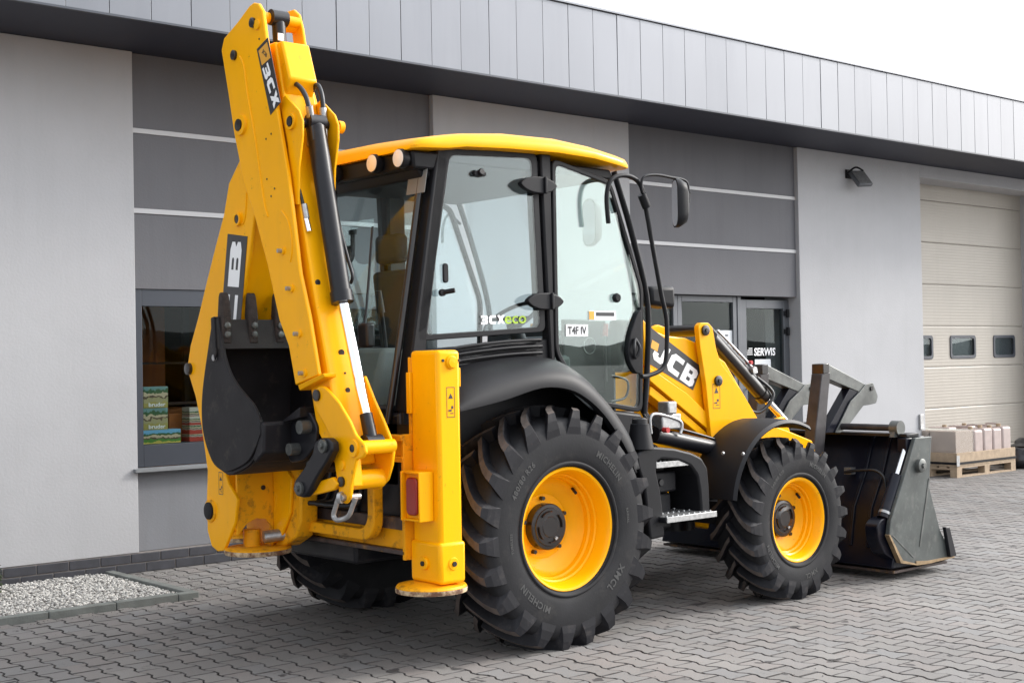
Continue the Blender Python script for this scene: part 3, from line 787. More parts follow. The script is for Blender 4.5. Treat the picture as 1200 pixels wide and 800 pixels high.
for args in ((PXa, PXb, PYa, PYa+.025), (PXa, PXb, PYb-.025, PYb), (PXa, PXa+.025, PYa+.026, PYb-.026), (PXb-.025, PXb, PYa+.026, PYb-.026)):
    obj('side_board', box(*args, .144, .32), 'wood', pc, bevel=.003)
obj('strap', join(box(PXa-.006, PXb+.006, PYa-.008, PYa-.002, .17, .20), box(PXa-.010, PXa-.004, PYa-.008, PYb, .17, .20)), 'blackplastic', pc)
obj('hinge', box(PXa-.02, PXa+.05, PYa-.014, PYa-.009, .15, .29), 'steel', pc)
for k, (a, b, lab) in enumerate(((10.67, 10.67+.42, 'brown wrapped carton nearest the loader bucket on the pallet'),)):
    for j in range(2):
        t = thing('carton', ('front' if j == 0 else 'rear')+' brown carton at the left end of the pallet of canisters', 'carton', (a+.2, 2.95+.4*j, .145), 'cartons on the pallet')
        obj('carton_box', box(a, b, 2.90+.40*j, 3.28+.40*j, .145, .60), 'carton', t, bevel=.006)
        obj('film', box(a-.008, b+.008, 2.892+.40*j, 3.288+.40*j, .146, .612), 'wrap', t)
for k_ in range(2):
    t = thing('canister', ('left' if k_ == 0 else 'right')+' canister of the pair standing behind the front row on the pallet', 'canister', (11.3+.5*k_, 3.45, .145), 'canisters on the pallet')
    obj('body', box(11.2+.5*k_, 11.42+.5*k_, 3.32, 3.66, .145, .62), 'canister', t, bevel=.035, seg=4)
    obj('cap', cyl((11.3+.5*k_, 3.45, .62), (11.3+.5*k_, 3.45, .65), .03), 'wood', t)
words = ['first', 'second', 'third', 'fourth']
for k in range(4):
    xx = 11.13+.24*k
    t = thing('canister', f'{words[k]} white translucent canister from the cartons along the pallet front', 'canister', (xx+.11, 3.0, .145), 'canisters on the pallet')
    h = .60+.012*(k % 2)
    obj('body', box(xx, xx+.225, 2.90, 3.26, .145, h), 'canister', t, bevel=.035, seg=4)
    obj('cap', cyl((xx+.07, 3.0, h), (xx+.07, 3.0, h+.04), .03), 'wood', t)
    obj('handle', tube([(xx+.11, 3.05, h-.01), (xx+.11, 3.06, h+.03), (xx+.11, 3.2, h+.03), (xx+.11, 3.22, h-.01)], .012), 'canister', t)
pallet('empty wooden pallet cut off by the right edge of the picture', 12.75, 13.9, 2.95, 3.70)
def lump(name, c, s, m, label, cat, seed=1):
    bm = bmesh.new(); bmesh.ops.create_icosphere(bm, subdivisions=3, radius=1)
    rr = random.Random(seed)
    ph = [rr.uniform(0, 6) for _ in range(6)]
    for v in bm.verts:
        k = 1+.13*math.sin(4*v.co.x+ph[0])*math.sin(3*v.co.y+ph[1])+.10*math.sin(7*v.co.z+ph[2]+3*v.co.x)+.05*math.sin(13*v.co.y+ph[3])
        v.co *= k; v.co.z = max(v.co.z, -.75)
    V = [(c[0]+v.co.x*s[0], c[1]+v.co.y*s[1], c[2]+(v.co.z+.75)*s[2]) for v in bm.verts]; F = [tuple(x.index for x in f.verts) for f in bm.faces]; bm.free()
    o = obj(name, (V, F), m, None, smooth=60); tag(o, label, cat); return o
sk = at(1188, 548, Z=0.0)
lump('sack', (12.55, 3.05, .0), (.24, .28, .17), 'sack', 'black plastic sack slumped on the paving right of the pallet', 'sack')
lump('sack', (13.2, 3.25, .143), (.35, .25, .13), 'sack', 'dark bundle lying on the empty pallet at the right edge', 'bundle', 4)

# shrub at the left edge
sh = thing('shrub', 'dark clipped evergreen shrub at the left end of the gravel bed', 'shrub', (-1.925, 2.82, .01))
obj('stem', cyl((-1.925, 2.82, .0), (-1.925, 2.82, .25), .018, .010), 'bark', sh)
rr = random.Random(9); LV, LF = [], []
for k in range(1500):
    a = rr.uniform(0, 2*PI); z = rr.uniform(.02, .36); rad = .135*math.sqrt(max(.05, 1-((z-.17)/.22)**2))*rr.uniform(.7, 1.03)
    c = Vector((-1.925+rad*math.cos(a), 2.82+rad*math.sin(a), z)); d = Vector((rr.gauss(0, 1), rr.gauss(0, 1), rr.gauss(0, 1))).normalized(); e = d.orthogonal().normalized()
    n = len(LV); L = .016; LV += [tuple(c+d*L), tuple(c+e*L*.4), tuple(c-d*L), tuple(c-e*L*.4)]; LF.append((n, n+1, n+2, n+3))
obj('foliage', (LV, LF), 'leaf', sh)

# low wooded ridge far across the yard, opposite the building
V, F = [], []
nx_ = 240
for i in range(nx_):
    xx = -500+i*5.0
    hh = 7.5+3.0*math.sin(xx*.011)+1.6*math.sin(xx*.037+1)+.8*math.sin(xx*.11)+.35*math.sin(xx*.41)+.25*math.sin(xx*.9)
    V += [(xx, -260, -.3), (xx, -268, hh*.7), (xx, -290, hh), (xx, -330, -.3)]
for i in range(nx_-1):
    for j in range(3): F.append((i*4+j, i*4+4+j, i*4+5+j, i*4+1+j))
hl = obj('hills', (V, F), 'hill', smooth=60); tag(hl, kind='structure')

# ================================================================== BACKHOE LOADER
# vehicle frame: origin on the ground under the rear axle, +X to the loader end, -Y its right side
bh = thing('backhoe_loader', 'yellow and black backhoe loader parked on the paving before the building', 'backhoe loader', (0, 0, 0))

def wheel(cx, cz, yout, side, Ro, Wd, rim, nl, lugh, hubr, lug_w, texts, steer=0):
    """side -1: outer face towards -Y. v runs from the inner side (-Wd/2) to the outer (+Wd/2)"""
    yc = yout-side*Wd/2                     # centre plane
    c = (cx, yc, cz)
    Rb = Ro-lugh; h = Wd/2
    root = obj('wheel', lathe([(-h*.80, rim-.012), (-h*.55, rim-.03), (h*.30, rim-.03), (h*.30, rim-.036), (-h*.55, rim-.036), (-h*.80, rim-.018)], c, 'y', side, 64, True), 'yellow', bh, smooth=40)
    prof = [(h*.78, rim+.002), (h*.86, rim+.012), (h*.93, rim+.035), (h*.985, rim+.08), (h, rim+(Rb-rim)*.50), (h*.99, rim+(Rb-rim)*.68), (h*.965, rim+(Rb-rim)*.80), (h*.955, rim+(Rb-rim)*.815), (h*.92, Rb-.030), (h*.84, Rb-.012), (h*.5, Rb-.002), (0, Rb)]
    full = prof+[(-a, r) for a, r in prof[-2::-1]]
    ty = obj('tyre', lathe(full+[(-h*.70, rim-.004), (h*.70, rim-.004)], c, 'y', side, 96, True), 'rubber', root, smooth=50)
    # chevron lugs with curved, tapering bars that fold over the shoulder
    V, F, MI = [], [], []
    k = Wd/.48; hk = lugh; w = lug_w
    # stations: v, top r, top half width, base v, base r, base half width, angle shift
    path = [(-.014*k, Ro-.001, .020, -.014*k, Rb-.01, .032, 0), (.03*k, Ro, .020, .03*k, Rb-.01, .033, 3.6), (.075*k, Ro-.001, .021, .075*k, Rb-.01, .035, 8.0), (.12*k, Ro-.004, .022, .12*k, Rb-.012, .038, 12.2), (.165*k, Ro-.009, .023, .165*k, Rb-.016, .042, 15.8), (.205*k, Ro-.016, .024, .20*k, Rb-.026, .047, 18.2), (h*.975, Ro-.026, .025, h*.90, Rb-.04, .052, 19.5),
            (h*1.005, Rb-.006, .034, h*.93, Rb-.06, .058, 20.4), (h*1.008, Rb-.055, .046, h*.955, Rb-.085, .062, 20.9), (h*.985, Rb-.108, .058, h*.97, Rb-.112, .063, 21.2)]
    for half in (1, -1):
        for i in range(nl):
            base = 360/nl*(i+(0.5 if half < 0 else 0))+random.uniform(-.15, .15)
            n0 = len(V)
            for v, rt_, wt, vb, rb, wb, sh_ in path:
                for vv, rr_, hw in ((vb, rb, -wb), (v, rt_, -wt), (v, rt_, wt), (vb, rb, wb)):
                    an = R(base+sh_)+hw*w/rr_
                    V.append((cx+rr_*math.cos(an), yc+side*vv*half, cz+rr_*math.sin(an)))
            m = len(path)
            for s in range(m-1):
                for q in range(3):
                    a = n0+s*4+q; F.append((a, a+1, a+5, a+4)); MI.append(1 if (q == 1 and s < 6) else 0)
            F.append((n0, n0+1, n0+2, n0+3)); MI.append(0)
    lo_ = obj('tread_lugs', (V, F), 'rubberlug', ty)
    lo_.data.materials.append(M['lugtop'])
    if len(lo_.data.polygons) == len(MI): lo_.data.polygons.foreach_set('material_index', MI)
    else: print('LUG COUNT', len(lo_.data.polygons), len(MI))
    obj('bead_ring', lathe([(h*.955, rim+.022), (h*.975, rim+.030), (h*.98, rim+.038), (h*.95, rim+.045)], c, 'y', side, 96), 'rubber', ty, smooth=60)
    # rim: outer lip, stepped barrel, dished disc
    d = h*.30
    e = rim
    rp = [(h*.80, e-.012), (h*.83, e+.004), (h*.87, e+.012), (h*.885, e+.008), (h*.87, e-.004), (h*.80, e-.016), (h*.68, e-.020), (h*.60, e-.030), (h*.50, e-.033), (h*.47, e-.042), (h*.34, e-.045), (h*.30, e-.055), (h*.18, e-.058), (h*.10, e-.075), (h*.04, e-.10), (-h*.02, e-.15), (-h*.04, hubr+.05), (-h*.04, .0)]
    obj('rim', lathe(rp, c, 'y', side, 96), 'yellow', root, smooth=35)
    hp = [(-h*.04, hubr), (h*.18, hubr*.99), (h*.20, hubr*.95), (h*.205, hubr*.82), (h*.23, hubr*.80), (h*.235, hubr*.45), (h*.25, hubr*.42), (h*.25, .0)]
    hb = obj('hub', lathe(hp, c, 'y', side, 48), 'hub', root, smooth=35)
    for i in range(4):
        a = R(20+90*i); da = R(26)
        arc = [(cx+hubr*.66*math.cos(a+da*t), yc+side*h*.262, cz+hubr*.66*math.sin(a+da*t)) for t in (-1, -.5, 0, .5, 1)]
        obj('rib', tube(arc, .005, n=6, sm=2), 'hub', hb, smooth=60)
    a = R(-60)
    obj('plug', cyl((cx+hubr*.6*math.cos(a), yc+side*h*.23, cz+hubr*.6*math.sin(a)), (cx+hubr*.6*math.cos(a), yc+side*h*.275, cz+hubr*.6*math.sin(a)), .012, n=10), 'steel', hb, smooth=40)
    for i in range(5):
        a = R(95+72*i); rr_ = hubr+.028
        obj('bolt', cyl((cx+rr_*math.cos(a), yc-side*h*.03, cz+rr_*math.sin(a)), (cx+rr_*math.cos(a), yc+side*(h*.08), cz+rr_*math.sin(a)), .013, n=6), 'hub', root)
    a = R(48); rr_ = e-.062
    obj('valve', cyl((cx+rr_*math.cos(a), yc+side*h*.2, cz+rr_*math.sin(a)), (cx+(rr_-.03)*math.cos(a), yc+side*h*.42, cz+(rr_-.03)*math.sin(a)), .009, n=8), 'rubber', root)
    # raised sidewall lettering
    def wall_v(r):
        pr = [(rim+.035, h*.93), (rim+.08, h*.985), (rim+(Rb-rim)*.5, h), (rim+(Rb-rim)*.68, h*.99), (Rb, h*.93)]
        for (r0, v0), (r1, v1) in zip(pr, pr[1:]):
            if r <= r1: return v0+(v1-v0)*(r-r0)/(r1-r0)
        return pr[-1][1]
    if side < 0:
        for s, deg, r0, size, inv in texts:
            v, f = text_mesh(s, 1.0, .03, 0, 1.15, 2)
            k_ = size/np.ptp(v[:, 1]); VV = []
            for p in v:
                a = R(deg)-(p[0]*k_)/r0; rr_ = r0+p[1]*k_
                VV.append((cx+rr_*math.cos(a), yc+side*(wall_v(rr_)+.0022), cz+rr_*math.sin(a)))
            obj('tyre_lettering', (VV, f), 'rubbertext', ty)
    return root
rt = [('480/80 R26', 140, .475, .036, 0), ('MICHELIN', 232, .468, .040, 0), ('XMCL', 318, .468, .046, 0), ('MICHELIN', 48, .468, .038, 0), ('TUBELESS', 185, .450, .018, 0), ('RADIAL', 5, .455, .018, 0)]
wheel(0, .672, -1.15, -1, .700, .47, .340, 22, .064, .135, 1.0, rt)
wheel(0, .672, 1.15, 1, .700, .47, .340, 22, .064, .135, 1.0, [])
ft = [('XMCL', 285, .382, .034, 0), ('MICHELIN', 60, .382, .030, 0), ('MICHELIN', 215, .382, .030, 0), ('340/80 R20', 130, .385, .024, 0)]
wheel(2.115, .532, -1.135, -1, .548, .36, .272, 20, .052, .125, .80, ft)
wheel(2.115, .532, 1.135, 1, .548, .36, .272, 20, .052, .125, .80, [])

# chassis
ch_ = obj('chassis', join(box(-.95, 1.2, -.38, .38, .50, 1.02), box(1.2, 2.9, -.36, .36, .62, 1.00)), 'blackpaint', bh, bevel=.02)
obj('rear_axle', join(cyl((0, -.95, .67), (0, .95, .67), .10), cyl((0, -.30, .67), (0, .30, .67), .20), box(-.14, .14, -.75, .75, .58, .76)), 'blackpaint', bh, smooth=40)
obj('front_axle', join(cyl((2.115, -.85, .53), (2.115, .85, .53), .07), box(2.02, 2.21, -.6, .6, .46, .62), cyl((2.115, 0, .38), (2.115, 0, .8), .14)), 'blackpaint', bh, smooth=40)
obj('side_tank', box(.55, 1.55, .45, .95, .42, 1.05), 'blackpaint', bh, bevel=.04)
obj('chassis_side_plate', prism([(1.02, 1.55), (1.05, .62), (1.62, .62), (1.72, .86), (2.5, .95), (2.95, .80), (2.95, 1.0), (2.3, 1.30), (1.6, 1.62)], 'y', -.42, -.36), 'yellow', bh, bevel=.008)
obj('chassis_side_plate', prism([(1.02, 1.55), (1.05, .62), (1.62, .62), (1.72, .86), (2.5, .95), (2.95, .80), (2.95, 1.0), (2.3, 1.30), (1.6, 1.62)], 'y', .36, .42), 'yellow', bh, bevel=.008)
obj('hood', prism(roundpoly([(1.02, 1.0), (1.02, 1.74), (1.55, 1.66), (2.15, 1.36), (2.70, 1.12), (2.90, 1.0), (2.92, .7)], .06), 'y', -.355, .355), 'yellow', bh, bevel=.03, seg=3)

# ---------------------------------------------------------------- cab
YR = -.80                                  # right glass plane of the cab
cab = obj('cab', box(-.80, .98, -.72, .72, .98, 1.30), 'blackpaint', bh, bevel=.02)   # floor pan
def P3(poly, y0, y1, name, m, parent, bevel=.004): return obj(name, prism(poly, 'y', y0, y1), m, parent, bevel=bevel)
QW = [(-.548, 2.79), (.053, 2.822), (.096, 1.83), (-.738, 1.785)]
DR = [(.225, 2.818), (.690, 2.722), (.955, 2.07), (.925, 1.31), (.57, 1.365), (.36, 1.50), (.225, 1.68)]
def rnd(poly, r, n=4): return roundpoly(poly, r, n)
for sg in (-1, 1):
    yo, yi = sg*.80, sg*.745
    a, b = min(yo, yi), max(yo, yi)
    # quarter window frame, pillars and sill
    q_in = rnd(QW, .045); q_out = rnd([(-.630, 2.835), (.105, 2.862), (.150, 1.800), (-.810, 1.748)], .045)
    obj('quarter_window_frame', ring_frame(q_out, q_in, 'y', a, b), 'blackplastic', cab, bevel=.008)
    g = obj('quarter_window', prism(inset(q_in, -.012), 'y', sg*.796-.003, sg*.796+.003), 'cabglass', cab)
    q_line = inset(q_in, .004)
    # middle pillar between window and door
    P3([(.120, 2.860), (.205, 2.860), (.212, 1.60), (.172, 1.60)], sg*.812 if sg < 0 else .74, sg*.74 if sg < 0 else .812, 'middle_pillar', 'blackplastic', cab, .012)
    d_in = rnd(inset(DR, .012), .05); d_out = rnd(inset(DR, -.018), .06)
    if sg < 0:
        dfr = obj('door', ring_frame(d_out, d_in, 'y', -.818, -.785), 'blackplastic', cab, bevel=.006)
        obj('door_glass', prism(inset(d_in, -.008), 'y', -.812, -.806), 'doorglass', dfr)
    else:
        dfr = obj('door', ring_frame(d_out, d_in, 'y', .785, .818), 'blackplastic', cab, bevel=.006)
        obj('door_glass', prism(inset(d_in, -.008), 'y', .806, .812), 'cabglass', dfr)
    # front pillar as a slim tube
    obj('front_pillar', tube([(.755, sg*.79, 2.80), (.90, sg*.79, 2.43), (1.025, sg*.79, 2.03), (1.03, sg*.79, 1.70), (.985, sg*.79, 1.28)], .020, sm=5), 'blackplastic', cab, smooth=60)
    # lower panel under the quarter window with louvres
    P3([(-.838, 1.699), (.19, 1.76), (.22, 1.60), (.36, 1.44), (.55, 1.31), (.55, 1.0), (-.90, 1.0), (-.90, 1.35)], min(sg*.79, sg*.74), max(sg*.79, sg*.74), 'side_panel', 'blackplastic', cab, .01)
# lower front corner below the door
P3([(.56, 1.33), (.93, 1.285), (1.0, 1.12), (.9, 1.02), (.6, 1.04)], -.82, -.72, 'door_sill', 'blackplastic', cab, .02)
# louvre ribs on the right side panel
for k, (p0_, p1_) in enumerate((((538, 407), (631, 398)), ((538, 415), (632, 405.5)), ((537, 423), (632, 413)))):
    a_, b_ = at(*p0_, Y=-.825), at(*p1_, Y=-.825)
    m1 = (a_*.45+b_*.55); 
    obj('louvre', tube([tuple(a_+np.array([-.12, .02, -.03])), tuple(a_), tuple(m1+np.array([0, -.006, .008])), tuple(b_), tuple(b_+np.array([.02, .025, -.004]))], .010, n=8), 'blackplastic', cab, smooth=60)
    obj('louvre_slot', tube([tuple(a_+np.array([-.05, .022, -.03])), tuple(m1+np.array([0, .02, -.014])), tuple(b_+np.array([-.01, .02, -.018]))], .008, n=6), 'hose', cab, smooth=60)
# rear pillars: outer corner post and the rear window frame
for sg in (-1, 1):
    obj('rear_pillar', hexa([(-.90, sg*.80, 1.36), (-.80, sg*.80, 1.36), (-.80, sg*.70, 1.36), (-.90, sg*.70, 1.36), (-.64, sg*.80, 2.83), (-.55, sg*.80, 2.83), (-.55, sg*.70, 2.83), (-.64, sg*.70, 2.83)]), 'blackplastic', cab, bevel=.012)
    obj('rear_window_frame', tube([(-.945, sg*.70, 1.30), (-.90, sg*.715, 1.55), (-.80, sg*.72, 2.1), (-.70, sg*.72, 2.66)], .020, sm=4), 'hub', cab, smooth=60)
obj('rear_sill', box(-.93, -.80, -.70, .70, 1.30, 1.40), 'blackpaint', cab, bevel=.02)
obj('rear_panel', hexa([(-.92, -.78, .95), (-.80, -.78, .95), (-.80, .78, .95), (-.92, .78, .95), (-.92, -.78, 1.36), (-.85, -.78, 1.36), (-.85, .78, 1.36), (-.92, .78, 1.36)]), 'blackpaint', cab, bevel=.02)
rg = obj('rear_window', hexa([(-.918, -.70, 1.39), (-.912, -.70, 1.39), (-.912, .70, 1.39), (-.918, .70, 1.39), (-.700, -.70, 2.69), (-.694, -.70, 2.69), (-.694, .70, 2.69), (-.700, .70, 2.69)]), 'rearglass', cab)
obj('rear_header', hexa([(-.715, -.76, 2.655), (-.60, -.76, 2.66), (-.60, .76, 2.66), (-.715, .76, 2.655), (-.77, -.76, 2.715), (-.55, -.76, 2.80), (-.55, .76, 2.80), (-.77, .76, 2.715)]), 'blackplastic', cab, bevel=.012)
# windscreen
obj('windscreen', hexa([(1.00, -.74, 1.70), (1.006, -.74, 1.70), (1.006, .74, 1.70), (1.00, .74, 1.70), (.765, -.74, 2.80), (.771, -.74, 2.80), (.771, .74, 2.80), (.765, .74, 2.80)]), 'cabglass', cab)
# roof: yellow cap with a falling rear edge over the lamps
def roof_section(x):
    # x -> (bottom z, top z, half width)
    ks = [(-.84, 2.800, 2.825, .82), (-.825, 2.800, 2.850, .85), (-.79, 2.802, 2.872, .87), (-.62, 2.812, 2.905, .885), (-.50, 2.830, 2.925, .89), (-.2, 2.846, 2.955, .89), (.2, 2.856, 2.962, .89), (.5, 2.848, 2.940, .885), (.70, 2.826, 2.912, .878), (.79, 2.816, 2.896, .868), (.82, 2.816, 2.872, .85)]
    for a, b in zip(ks, ks[1:]):
        if x <= b[0]:
            t = (x-a[0])/(b[0]-a[0]); return [a[i]+(b[i]-a[i])*t for i in (1, 2, 3)]
    return ks[-1][1:]
xs = [-.84, -.832, -.825, -.808, -.79, -.7, -.62, -.56, -.5, -.35, -.2, 0, .2, .35, .5, .6, .70, .75, .79, .81, .82]
V, F = [], []
ns = 0
for x in xs:
    zb, zt, hw = roof_section(x)
    t = zt-zb
    sec = [(-hw+.03, zb-.0), (-hw+.004, zb+.004), (-hw, zb+.02), (-hw+.004, zb+t*.45), (-hw+.02, zb+t*.70), (-hw+.06, zb+t*.88), (-hw+.14, zb+t*.97), (-hw*.5, zt+.012), (0, zt+.02)]
    sec = sec+[(-y, z) for y, z in sec[-2::-1]]
    ns = len(sec); V += [(x, y, z) for y, z in sec]
for i in range(len(xs)-1):
    for j in range(ns): F.append((i*ns+j, i*ns+(j+1) % ns, (i+1)*ns+(j+1) % ns, (i+1)*ns+j))
F += [tuple(range(ns)), tuple(range(len(V)-1, len(V)-ns-1, -1))]
roof = obj('roof', (V, F), 'yellow', cab, smooth=45)
obj('roof_lining', prism([(-.60, 2.80), (-.45, 2.825), (.72, 2.81), (.76, 2.75), (-.60, 2.75)], 'y', -.79, .79), 'blackplastic', cab, bevel=.01)
obj('rear_visor', hexa([(-.80, -.79, 2.70), (-.66, -.79, 2.70), (-.66, .79, 2.70), (-.80, .79, 2.70), (-.815, -.80, 2.799), (-.55, -.80, 2.799), (-.55, .80, 2.799), (-.815, .80, 2.799)]), 'blackplastic', cab, bevel=.015)
for px, py, yy in ((472, 186, 0), (441, 192, 0), (393, 204, 0)):
    p = at(px, py, X=-.83)
    lp = obj('work_lamp', lathe([(0, .0), (.0, .052), (.035, .056), (.06, .04)], (p[0]-.03, p[1], p[2]), 'x', 1, 24), 'blackplastic', cab, smooth=40)
    obj('lens', lathe([(-.006, 0.0), (-.004, .03), (.0, .048), (.002, .048)], (p[0]-.034, p[1], p[2]), 'x', 1, 24), 'lamp', cab, smooth=60)
obj('antenna', tube([tuple(at(703, 180, Y=-.80)), tuple(at(690, 176, Y=-.76)), tuple(at(672, 172, Y=-.72)), tuple(at(665, 175, Y=-.70))], .005), 'blackplastic', cab)
obj('antenna_base', cyl(tuple(at(699, 183, Y=-.82)), tuple(at(699, 178, Y=-.80)), .012), 'blackplastic', cab)
# big oval hinges on the middle pillar
for py_ in (217, 353):
    px_ = 630 if py_ < 300 else 638
    c0 = at(px_, py_, Y=-.845)
    hw, hh = .150, .050
    ring = [(-1, 0), (-.72, .62), (-.35, .95), (.1, 1), (.35, .95), (.75, .6), (1, 0), (.75, -.6), (.35, -.95), (.1, -1), (-.35, -.95), (-.72, -.62)]
    poly = roundpoly([(c0[0]+hw*a, c0[2]+hh*b) for a, b in ring], .02)
    hg = obj('hinge', prism(poly, 'y', -.862, -.825), 'blackplastic', cab, bevel=.012, seg=3)
    obj('hinge_ridge', prism([(c0[0]+.035, c0[2]+hh*1.02), (c0[0]+.055, c0[2]+hh*1.0), (c0[0]+.055, c0[2]-hh*1.0), (c0[0]+.035, c0[2]-hh*1.02)], 'y', -.876, -.86), 'blackplastic', cab, bevel=.006)
# handles and catches seen on the quarter window
c0 = at(521, 320, Y=-.80)
obj('window_catch', prism(rrect(c0[0], c0[2], .035, .11, .017), 'y', -.815, -.80), 'blackplastic', cab, bevel=.004)
a0, b0 = at(517, 343, Y=-.82), at(533, 340, Y=-.88)
obj('window_knob', join(cyl(a0, b0, .014), lathe([(0, 0), (0, .020), (.02, .020), (.02, 0)], tuple(a0), 'y', -1, 16)), 'blackplastic', cab, smooth=40)
c0 = at(560, 204, Y=-.80)
obj('window_catch', join(prism(rrect(c0[0], c0[2], .09, .03, .014), 'y', -.825, -.80), cyl((c0[0], -.80, c0[2]), (c0[0], -.84, c0[2]+.01), .02)), 'blackplastic', cab, bevel=.004)
c0 = at(722, 349, Y=-.82)
obj('door_knob', lathe([(0, 0), (.0, .028), (.02, .03), (.03, .022), (.03, 0)], (c0[0], -.812, c0[2]), 'y', -1, 8), 'blackplastic', cab)
# door lock housing at the front edge of the door
c0 = at(747, 408, Y=-.82)
obj('door_lock', prism(roundpoly([(c0[0]-.10, c0[2]-.02), (c0[0]-.075, c0[2]+.09), (c0[0]-.01, c0[2]+.22), (c0[0]+.03, c0[2]+.25), (c0[0]+.03, c0[2]-.16), (c0[0]-.03, c0[2]-.16), (c0[0]-.085, c0[2]-.09)], .03), 'y', -.835, -.79), 'blackplastic', cab, bevel=.01)
obj('door_handle', tube([(c0[0]-.045, -.845, c0[2]+.06), (c0[0]-.07, -.86, c0[2]), (c0[0]-.045, -.845, c0[2]-.06), (c0[0]-.02, -.86, c0[2]), (c0[0]-.045, -.845, c0[2]+.06)], .010, sm=6), 'hose', cab, smooth=60)
# stickers
c0 = at(589, 374, Y=-.803)
wl = at(579, 374, Y=-.803)[0]-at(562, 374, Y=-.803)[0]
logo('window_lettering', '3CX', at(577, 374.5, Y=-.803), (1, 0, .03), (0, 0, 1), .175, .050, 'white', cab, (0, -1, 0), .003)
lettering('window_lettering', 'eco', at(604, 374.5, Y=-.803), (1, 0, .03), (0, 0, 1), .165, .046, 'green', cab, bold=.012, nrm=(0, -1, 0))
def sticker(px0, py0, px1, py1, y, m, parent=cab, name='sticker', th=.0015):
    a, b = at(px0, py0, Y=y), at(px1, py1, Y=y)
    return obj(name, box(a[0], b[0], y-th, y, b[2], a[2]), m, parent), ((a[0]+b[0])/2, y-th-.001, (a[2]+b[2])/2), b[0]-a[0], a[2]-b[2]
s_, c_, w_, h_ = sticker(663, 380, 689, 394, -.813, 'white')
lettering('sticker_print', 'T4F IV', c_, (1, 0, 0), (0, 0, 1), w_*.86, h_*.66, 'decal', cab, bold=.03, nrm=(0, -1, 0), lift=.001)
s_, c_, w_, h_ = sticker(690, 364, 722, 375, -.813, 'white')
a_ = Vector(c_)
obj('sticker_mark', box(c_[0]-w_*.5, c_[0]-w_*.32, -.8165, -.8148, c_[2]-h_*.45, c_[2]+h_*.45), 'decaly', cab)
obj('sticker_mark', box(c_[0]-w_*.25, c_[0]+w_*.42, -.8165, -.8148, c_[2]-h_*.06, c_[2]+h_*.34), 'decal', cab)
s_, c_, w_, h_ = sticker(693, 366, 694, 367, -.813, 'white')
p0 = at(482, 212, X=-.76); 
obj('sticker', hexa([(-.735, p0[1]+.085, p0[2]-.07), (-.733, p0[1]+.085, p0[2]-.07), (-.733, p0[1]-.085, p0[2]-.07), (-.735, p0[1]-.085, p0[2]-.07), (-.712, p0[1]+.085, p0[2]+.06), (-.710, p0[1]+.085, p0[2]+.06), (-.710, p0[1]-.085, p0[2]+.06), (-.712, p0[1]-.085, p0[2]+.06)]), 'interiorlight', cab)
# interior
st = obj('seat', join(box(-.25, .25, -.25, .25, 1.50, 1.62)), 'seat', cab, bevel=.05, seg=4)
obj('backrest', hexa([(-.32, -.24, 1.60), (-.20, -.24, 1.60), (-.20, .24, 1.60), (-.32, .24, 1.60), (-.42, -.20, 2.20), (-.32, -.20, 2.20), (-.32, .20, 2.20), (-.42, .20, 2.20)]), 'seat', st, bevel=.04, seg=4)
obj('headrest', box(-.44, -.35, -.13, .13, 2.24, 2.42), 'seat', st, bevel=.035, seg=3)
obj('seat_base', box(-.2, .2, -.2, .2, 1.30, 1.50), 'interior', cab, bevel=.02)
obj('console', hexa([(.62, -.45, 1.30), (.95, -.45, 1.30), (.95, .45, 1.30), (.62, .45, 1.30), (.78, -.35, 1.78), (.97, -.35, 1.80), (.97, .35, 1.80), (.78, .35, 1.78)]), 'interior', cab, bevel=.03)
obj('side_console', box(-.5, .45, -.70, -.42, 1.30, 1.66), 'interior', cab, bevel=.03)
obj('side_console', box(-.5, .45, .42, .70, 1.30, 1.60), 'interior', cab, bevel=.03)
obj('steering_column', cyl((.75, 0, 1.5), (.58, 0, 1.88), .05), 'interior', cab, smooth=40)
tor = []
n1, n2 = 40, 8; V, F = [], []
ax = Vector((-.55, 0, .83)).normalized(); e1 = Vector((0, 1, 0)); e2 = ax.cross(e1)
for i in range(n1):
    t = 2*PI*i/n1; rd = e1*math.cos(t)+e2*math.sin(t)
    for j in range(n2):
        u = 2*PI*j/n2; p = Vector((.56, 0, 1.91))+rd*(.19+.014*math.cos(u))+ax*(.014*math.sin(u)); V.append(tuple(p))
for i in range(n1):
    for j in range(n2): F.append((i*n2+j, i*n2+(j+1) % n2, ((i+1) % n1)*n2+(j+1) % n2, ((i+1) % n1)*n2+j))
sw = obj('steering_wheel', (V, F), 'hose', cab, smooth=60)
obj('spokes', join(cyl((.56, -.18, 1.91), (.56, .18, 1.91), .012), lathe([(0, 0), (0, .05), (.02, .04), (.02, 0)], (.56, 0, 1.90), 'z', 1, 20)), 'hose', sw)
for yy in (-.18, .18):
    lv = obj('lever', tube([(-.55, yy, 1.35), (-.58, yy, 1.75), (-.62, yy*1.1, 1.95)], .014), 'hose', cab, smooth=60)
    obj('lever_grip', cyl((-.62, yy*1.1, 1.93), (-.64, yy*1.12, 2.06), .026, .020), 'hose', lv, smooth=60)
obj('rear_console', hexa([(-.85, -.40, 1.36), (-.55, -.40, 1.36), (-.55, .40, 1.36), (-.85, .40, 1.36), (-.72, -.36, 1.72), (-.55, -.36, 1.72), (-.55, .36, 1.72), (-.72, .36, 1.72)]), 'interiorlight', cab, bevel=.03)
obj('window_bar', join(box(-.815, -.795, -.02, .02, 1.4, 2.66), box(-.64, -.62, .38, .40, 1.9, 2.7)), 'blackplastic', cab)
obj('interior_panel', box(.10, .22, .70, .74, 1.3, 2.80), 'interior', cab)
obj('front_wall', box(.955, .975, -.55, .72, 1.25, 1.83), 'interior', cab, bevel=.005)
q = at(731, 400, Y=-.58)
